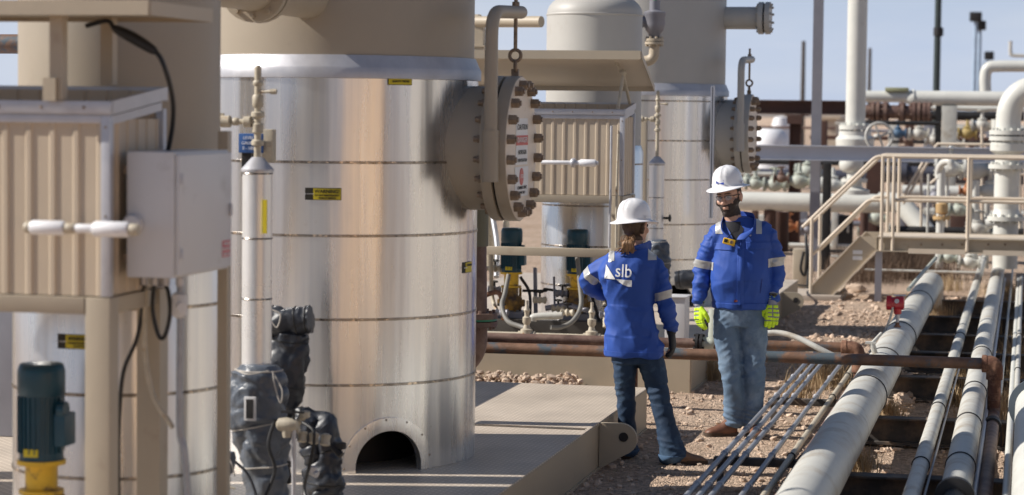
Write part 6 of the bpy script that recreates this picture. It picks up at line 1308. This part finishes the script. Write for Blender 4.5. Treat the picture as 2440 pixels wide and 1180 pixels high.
# jeans
def nfold(seed, bunch, hipz):
    def f(c, n_):
        x, y, z = c; v = .006 * noise.fractal(V((x * 5 + seed, y * 5, z * 3)), 1, 2, 3) + .008 * rn(x * 4 + seed + z * 3, y * 4, z * 6 + x * 6) + .0035 * rn(x * 12 + seed, y * 9, z * 18 - x * 9)
        if z < .24: v += bunch * rn(x * 3, y * 3 + seed, z * 24 + x * 5) * min(1, (.24 - z) / .1)
        if .38 < z < .52: v += .006 * rn(x * 4 + seed, y * 4, z * 22 - x * 8)
        if z > hipz - .12: v += .005 * rn(x * 12, y * 8, z * 6)
        return v
    return f
b = MB()
stack(b, [(.024, 0, .97, .165, .115), (.024, 0, .90, .178, .122), (.024, .005, .84, .182, .125), (.024, .005, .78, .178, .12)])
limb(b, [(-.064, 0, .84, .096, .11), (-.068, -.005, .74, .097, .105), (-.056, -.01, .62, .092, .095), (-.030, -.03, .44, .076, .082), (-.012, .0, .28, .072, .078), (-.012, .015, .13, .075, .082), (-.012, .012, .075, .074, .088)])
limb(b, [(.112, 0, .84, .098, .11), (.120, .0, .74, .098, .105), (.126, .01, .62, .092, .095), (.132, .0, .44, .082, .085), (.130, .025, .28, .074, .08), (.125, .045, .14, .075, .085), (.125, .045, .085, .074, .088)])
remesh(b, 'jeans', jean1, mg, .0075, 3, nfold(2, .020, .9))
def boots(parent, ank, toe, s=1., cm=boot, name='boot'):
    a = V(ank); d = (V(toe) - a); d.z = 0; L_ = d.length; d.normalize(); sd = V((-d.y, d.x, 0)); rings = []
    for t_, hw, h in ((-.055, .018, .05), (-.048, .032, .075), (-.02, .037, .115), (.02, .039, .125), (.05, .040, .105), (.08, .041, .082), (.12, .044, .066), (.16, .046, .057), (.19, .040, .047), (.208, .026, .035), (.214, .012, .024)):
        t2 = t_ * L_ / .21; c = a + d * t2 * s; rings.append([V((c.x, c.y, 0)) + sd * hw * s * ca + V((0, 0, .022 + (h * s - .022) * max(0, sa) ** .7 if sa > 0 else .022 + .004 * sa)) for ca, sa in ((math.cos(k * 2 * math.pi / 20), math.sin(k * 2 * math.pi / 20)) for k in range(20))])
    b = MB(); b.loft(rings); bt = b.build(name, cm, parent, smooth=70)
    prof = [(-.066, .020), (-.055, .036), (-.02, .040), (.03, .037), (.07, .040), (.12, .049), (.165, .050), (.20, .040), (.220, .020)]
    up = [V((a.x, a.y, 0)) + d * t_ * L_ / .21 * s + sd * w_ * s for t_, w_ in prof]; dn = [V((a.x, a.y, 0)) + d * t_ * L_ / .21 * s - sd * w_ * s for t_, w_ in reversed(prof)]
    b = MB(); b.prism([p + V((0, 0, .004)) for p in up + dn], (0, 0, .022)); b.build('sole', sole, bt)
    return bt
boots(mg, (-.03, -.01, 0), (-.19, -.06, 0), 1.08); boots(mg, (.125, .04, 0), (.17, -.13, 0), 1.05)
# gloves
def glove(root, w_, d, sd, pn, sc, curl, tv=.9):
    b = MB(); hand(b, w_, d, sd, pn, sc, curl, 1.12, tv); D = V(d).normalized(); limb(b, [tuple(V(w_) - D * .075) + (.036,), tuple(V(w_) - D * .03) + (.034,), tuple(V(w_)) + (.031,)], 14)
    g_ = remesh(b, 'glove', glgrey, root, .004, 2); return g_
g1 = glove(mg, (-.262, -.062, .915), (.05, -.12, -1), (.6, -.8, 0), (.8, .6, 0), 1.0, .6)
g2 = glove(mg, (.248, -.062, .945), (-.02, -.08, -1), (-1, -.12, 0), (.1, 1, 0), 1.02, .42)
def neonbits(g_, w_, d, sd, pn):
    w_ = V(w_); d = V(d).normalized(); sd = V(sd).normalized(); pn = V(pn).normalized()
    def t(c, n_):
        q = c - w_; a = q.dot(d); s_ = q.dot(sd); nn = n_.dot(pn)
        if a > .098: return nn < .2 and not (.118 < a < .124) or a > .155                 # fingers
        if s_ > .032: return nn < .75                                # thumb
        if -.045 < a < -.03: return True
        return nn < -.1 and .012 < a < .09 and not (.032 < a < .042) and not (.060 < a < .070) and not (-.004 < s_ < .004)
    patch(g_, [], .0022, 'neon_armour', neon, g_, test=t, thick=.002)
neonbits(g1, (-.262, -.062, .915), (.05, -.12, -1), (.6, -.8, 0), (.8, .6, 0)); neonbits(g2, (.248, -.062, .945), (-.02, -.08, -1), (-1, -.12, 0), (.1, 1, 0))
for wv in ((-.263, -.05, .965), (.25, -.052, .995)):
    b = MB(); limb(b, [(wv[0], wv[1], wv[2] + .02, .040, .043), (wv[0], wv[1], wv[2] - .03, .037, .040)], 16); b.build('wrist_strap', rubber, mg)

# ------------------------------------------------------------------ WOMAN (seen from behind)
wg = person_root(1540, 1105, 14.75, 'person seen from behind in white hard hat, blue jacket with white lettering and dark jeans')
WH = Matrix.Translation((-.090, .05, 1.515)) @ Matrix.Rotation(R(180 - 42), 4, 'Z') @ Matrix.Rotation(R(0), 4, 'X')
b = MB(); head_shapes(b, WH, .90)
limb(b, [(-.09, .0, 1.28, .06, .06), (-.09, .015, 1.38, .050, .054), (-.088, .03, 1.45, .048, .054)])
stack(b, [(-.085, 0, .66, .14, .10), (-.10, 0, .85, .13, .095), (-.105, 0, 1.02, .11, .085), (-.10, .0, 1.18, .13, .09), (-.10, .0, 1.29, .145, .08), (-.095, .0, 1.33, .09, .06)])
limb(b, [(-.22, 0, 1.30, .042), (-.325, .03, 1.22, .037), (-.390, .07, 1.16, .032), (-.33, .14, 1.09, .028), (-.265, .17, 1.05, .022)])
limb(b, [(.02, 0, 1.30, .042), (.08, .0, 1.17, .037), (.104, -.01, 1.06, .032), (.126, .0, .95, .028), (.150, .025, .845, .022)])
hand(b, (-.262, .172, 1.045), (.6, .2, -.75), (.5, .5, .7), (.3, -1, 0), .85, .5, .85)
hand(b, (.151, .028, .832), (.12, .0, -1), (.2, 1, 0), (-1, .2, 0), .85, 1.0, .85)
limb(b, [(-.15, .02, .70, .075), (-.155, .03, .55, .055), (-.145, .05, .38, .045), (-.145, .09, .2, .04), (-.135, .12, .07, .03)])
limb(b, [(.005, .0, .70, .075), (.05, -.02, .55, .055), (.085, -.04, .40, .045), (.125, -.07, .2, .04), (.165, -.10, .07, .03)])
wbody = remesh(b, 'body', skin, wg, .0055, 3)
facepatch('hair', mat('dark_under_hair', (.10, .06, .035), .6, var=.4, vscale=50, bump=.6, bscale=160), lambda c, n_: (c.y > .012 and c.z > -.075) or c.z > .06 or (abs(c.x) > .05 and c.y > -.01 and c.z > .0 and not (abs(c.x) > .07 and c.z < .025)), .007, wbody, wbody, WH, .004)
b = MB()
for e in (-1, 1): b.sphere((e * .029, -.072, .016), .010, 12, 8)
tb(b, WH).build('eyes', eyem, wbody)
# low bun with loose ends
b = MB(); C0 = V((-.140, -.075, 1.415)); random.seed(5)
for lx, lz, lr in ((-.022, -.030, .016), (-.006, -.040, .017), (.012, -.034, .015), (.026, -.026, .013)): b.tube(smoothpath([V((-.110, -.04, 1.458)), C0 + V((lx * .8, -.022, .012)), C0 + V((lx, -.020, lz * .5)), C0 + V((lx * 1.3, -.010, lz))], 6), lr, 10, True, None)
for k in range(60):
    a = random.uniform(0, 6.28); r0 = random.uniform(.004, .03); p0 = V((-.112 + .016 * math.cos(a), -.035, 1.462 + .016 * math.sin(a)))
    p1 = C0 + V((random.gauss(.004, .022), random.uniform(-.028, .01), random.gauss(.006, .018))); p2 = C0 + V((random.gauss(0, .030), random.uniform(-.03, .0), -.030 + random.gauss(0, .010))); p3 = p2 + V((random.gauss(-.012, .012), random.uniform(-.004, .012), -.022 * random.random()))
    b.tube(smoothpath([p0, p1, p2, p3], 5), .0026, 6, True, None)
b.sphere(C0 + V((.006, -.004, .010)), .037, 20, 14, (1, .8, .8)); b.build('hair_bun', hairb, wbody, smooth=80)
WHat = Matrix.Translation((-.103, .035, 1.565)) @ Matrix.Rotation(R(-4), 4, 'Y') @ Matrix.Rotation(R(180 - 42), 4, 'Z') @ Matrix.Rotation(R(4), 4, 'X')
hat2 = hard_hat(wg, WHat, .93)
def wfold(c, n_):
    x, y, z = c; f = .010 * noise.fractal(V((x * 4 + 7, y * 4, z * 2.5)), 1, 2, 3) + .011 * rn(x * 4 - z * 2 + 3, y * 3, z * 5 + x * 3) + .004 * rn(x * 10, y * 8, z * 8 - x * 6)
    if .82 < z < 1.02 and x < .02: f += .013 * rn(x * 3 + 1, y * 2, z * 9 + x * 5)
    if x > .06 or x < -.27: f += .014 * rn(x * 5, y * 5 + 3, z * 14 - x * 8)
    return f
b = MB()
stack(b, [(-.085, .0, .685, .192, .145), (-.088, .0, .74, .196, .15), (-.100, .0, .83, .180, .142), (-.119, .0, .95, .163, .13), (-.125, .0, 1.05, .160, .125), (-.132, .0, 1.18, .192, .132), (-.122, .0, 1.28, .190, .118), (-.10, .0, 1.335, .155, .10), (-.095, .0, 1.375, .095, .075), (-.092, .01, 1.40, .068, .065)])
limb(b, [(-.215, .01, 1.305, .064, .072), (-.295, .04, 1.262, .063, .068), (-.355, .06, 1.21, .060, .064), (-.402, .085, 1.158, .058, .062), (-.375, .12, 1.115, .053, .057), (-.315, .148, 1.085, .05, .054), (-.285, .16, 1.065, .044, .05)])
limb(b, [(-.005, .0, 1.31, .068, .078), (.048, .0, 1.24, .070, .078), (.080, -.01, 1.15, .066, .073), (.106, -.015, 1.05, .063, .068), (.126, .0, .95, .056, .062), (.148, .02, .865, .050, .054), (.150, .022, .85, .047, .051)])
jk2 = remesh(b, 'jacket', jackm, wg, .0072, 3, wfold)
collar([((-.165, -.01, 1.385), (-.17, -.015, 1.41)), ((-.15, -.055, 1.385), (-.155, -.065, 1.405)), ((-.095, -.075, 1.385), (-.09, -.088, 1.41)), ((-.04, -.05, 1.385), (-.028, -.06, 1.43)), ((-.02, .01, 1.385), (.0, .01, 1.44)), ((-.03, .07, 1.365), (.015, .09, 1.40)), ((-.06, .10, 1.34), (.0, .125, 1.345))], 'collar', jackm, wg)
sleeve_band(jk2, (-.345, .05, 1.218), (-.378, .07, 1.182), 0, lambda q: q.x < -.30 and q.y < .12)
sleeve_band(jk2, (.092, -.01, 1.112), (.106, -.012, 1.062), 0, lambda q: q.x > .038 and q.z > 1.0)
patch(jk2, [((.045, 0, 0), (1, 0, 0)), ((-.01, 0, 0), (-1, 0, 0)), ((0, 0, 1.315), (0, 0, -1))], .0025, 'reflective_band', refl, jk2, test=lambda q, n_: abs(q.y) < .1)
patch(jk2, [((-.225, 0, 0), (1, 0, 0)), ((-.262, 0, 0), (-1, 0, 0)), ((0, 0, 1.30), (0, 0, -1))], .0025, 'reflective_band', refl, jk2, test=lambda q, n_: abs(q.y) < .09)
patch(jk2, [((0, 0, .725), (0, 0, 1)), ((0, 0, .68), (0, 0, -1))], .002, 'hem', jackm, jk2, test=lambda q, n_: q.x < .13, thick=.003)
# back emblem and lettering
KX = 372.; wl = lambda px, py: ((px - 1541) / KX, (1112 - py) / KX)
tri1 = [wl(1434, 667), wl(1461, 669)] + [wl(1461 - 23.3 * math.sin(a) ** .9 * 1.0, 669 - 35 * (1 - math.cos(a))) for a in (R(15), R(35), R(55), R(75))] + [wl(1437.7, 634)]
tri1 = [wl(1434, 667), wl(1461, 669), wl(1455, 661), wl(1449, 652), wl(1443, 642), wl(1437.7, 634)]
tri2 = [wl(1462, 668), wl(1500, 670), wl(1500, 686), wl(1490, 685), wl(1479, 681), wl(1470, 675)]
drape([tri1, tri2], jk2, 1, .006, inkw, 'back_emblem', jk2)
x_, z_ = wl(1480, 651); drape(flat_text('slb', .118, x_, z_ + .004, .84, R(-2), .0004), jk2, 1, .006, inkw, 'back_lettering', jk2)
b = MB()
stack(b, [(-.075, 0, .76, .155, .11), (-.075, 0, .70, .165, .12), (-.075, .0, .64, .165, .12)])
limb(b, [(-.145, .0, .70, .085, .10), (-.150, .01, .60, .078, .092), (-.148, .03, .50, .069, .08), (-.138, .05, .38, .062, .072), (-.135, .08, .24, .064, .072), (-.128, .11, .12, .073, .08), (-.125, .12, .05, .078, .086)])
limb(b, [(.0, .0, .70, .090, .10), (.035, -.01, .60, .084, .092), (.062, -.03, .50, .074, .08), (.09, -.045, .38, .066, .072), (.12, -.065, .24, .066, .072), (.155, -.09, .12, .078, .082), (.175, -.10, .045, .088, .09)])
jn2 = remesh(b, 'jeans', jean2, wg, .0075, 3, nfold(8, .004, .7))
patch(jn2, [((0, 0, .062), (0, 0, 1))], .003, 'turned_cuff', mat('cuff_denim', (.05, .10, .18), .85, var=.2), jn2, thick=.004)
boots(wg, (-.13, .12, 0), (-.09, .33, 0), .9, sole); boots(wg, (.185, -.10, 0), (.385, -.075, 0), 1.0, mat('dusty_leather', (.20, .12, .075), .7, var=.25))
def bglove(w_, d, sd, pn, curl):
    b = MB(); hand(b, w_, d, sd, pn, 1.0, curl * .8, 1.2); D = V(d).normalized(); limb(b, [tuple(V(w_) - D * .05) + (.034,), tuple(V(w_)) + (.03,)], 14); remesh(b, 'glove', blackg, wg, .004, 2)
bglove((.151, .028, .832), (.12, .0, -1), (.2, 1, 0), (-1, .2, 0), 1.05); bglove((-.262, .172, 1.045), (.6, .2, -.75), (.5, .5, .7), (.3, -1, 0), .5)

# ================================================================== every separate piece gets an object of its own
NAMES = {'frame_rivets': 'frame_rivet', 'screws': 'screw', 'bolt_heads': 'bolt_head', 'eyes': 'eye', 'eyebrows': 'eyebrow', 'post': 'post', 'plate_seam': 'plate_seam', 'cross_beam': 'cross_beam', 'mounting_foot': 'mounting_foot',
         'lens': 'lens', 'clip_angle': 'clip_angle', 'slot_rib': 'slot_rib', 'turned_cuff': 'turned_cuff', 'top_rail': 'top_rail', 'side_rail': 'side_rail', 'upper_flange': 'upper_flange', 'back_emblem': 'emblem_mark', 'hat_emblem': 'emblem_mark',
         'edge_trim': 'edge_trim', 'lever': 'lever', 'strap': 'strap', 'prop_arm': 'prop_arm', 'spokes': 'spoke', 'outlet_flange': 'outlet_flange', 'hem': 'hem'}
for o in [x for x in bpy.data.objects if x.type == 'MESH']:
    base = o.name.split('.')[0]
    if base not in NAMES or o.parent is None: continue
    bm = bmesh.new(); bm.from_mesh(o.data); bm.verts.ensure_lookup_table(); seen = set(); isl = []
    for v in bm.verts:
        if v.index in seen: continue
        st = [v]; cur = set([v.index])
        while st:
            q = st.pop()
            for e in q.link_edges:
                r = e.other_vert(q)
                if r.index not in cur: cur.add(r.index); st.append(r)
        seen |= cur; isl.append(cur)
    bm.free()
    if len(isl) < 2 or len(isl) > 40: continue
    for k, idx in enumerate(isl):
        bm = bmesh.new(); bm.from_mesh(o.data); bm.verts.ensure_lookup_table()
        bmesh.ops.delete(bm, geom=[v for v in bm.verts if v.index not in idx], context='VERTS')
        me = bpy.data.meshes.new(NAMES[base]); bm.to_mesh(me); bm.free()
        for m_ in o.data.materials: me.materials.append(m_)
        c = o.copy(); c.data = me; c.name = NAMES[base]; col.objects.link(c); c.parent = o.parent
        if k == 0:
            for ch in [x for x in bpy.data.objects if x.parent == o]: ch.parent = c
    bpy.data.objects.remove(o)
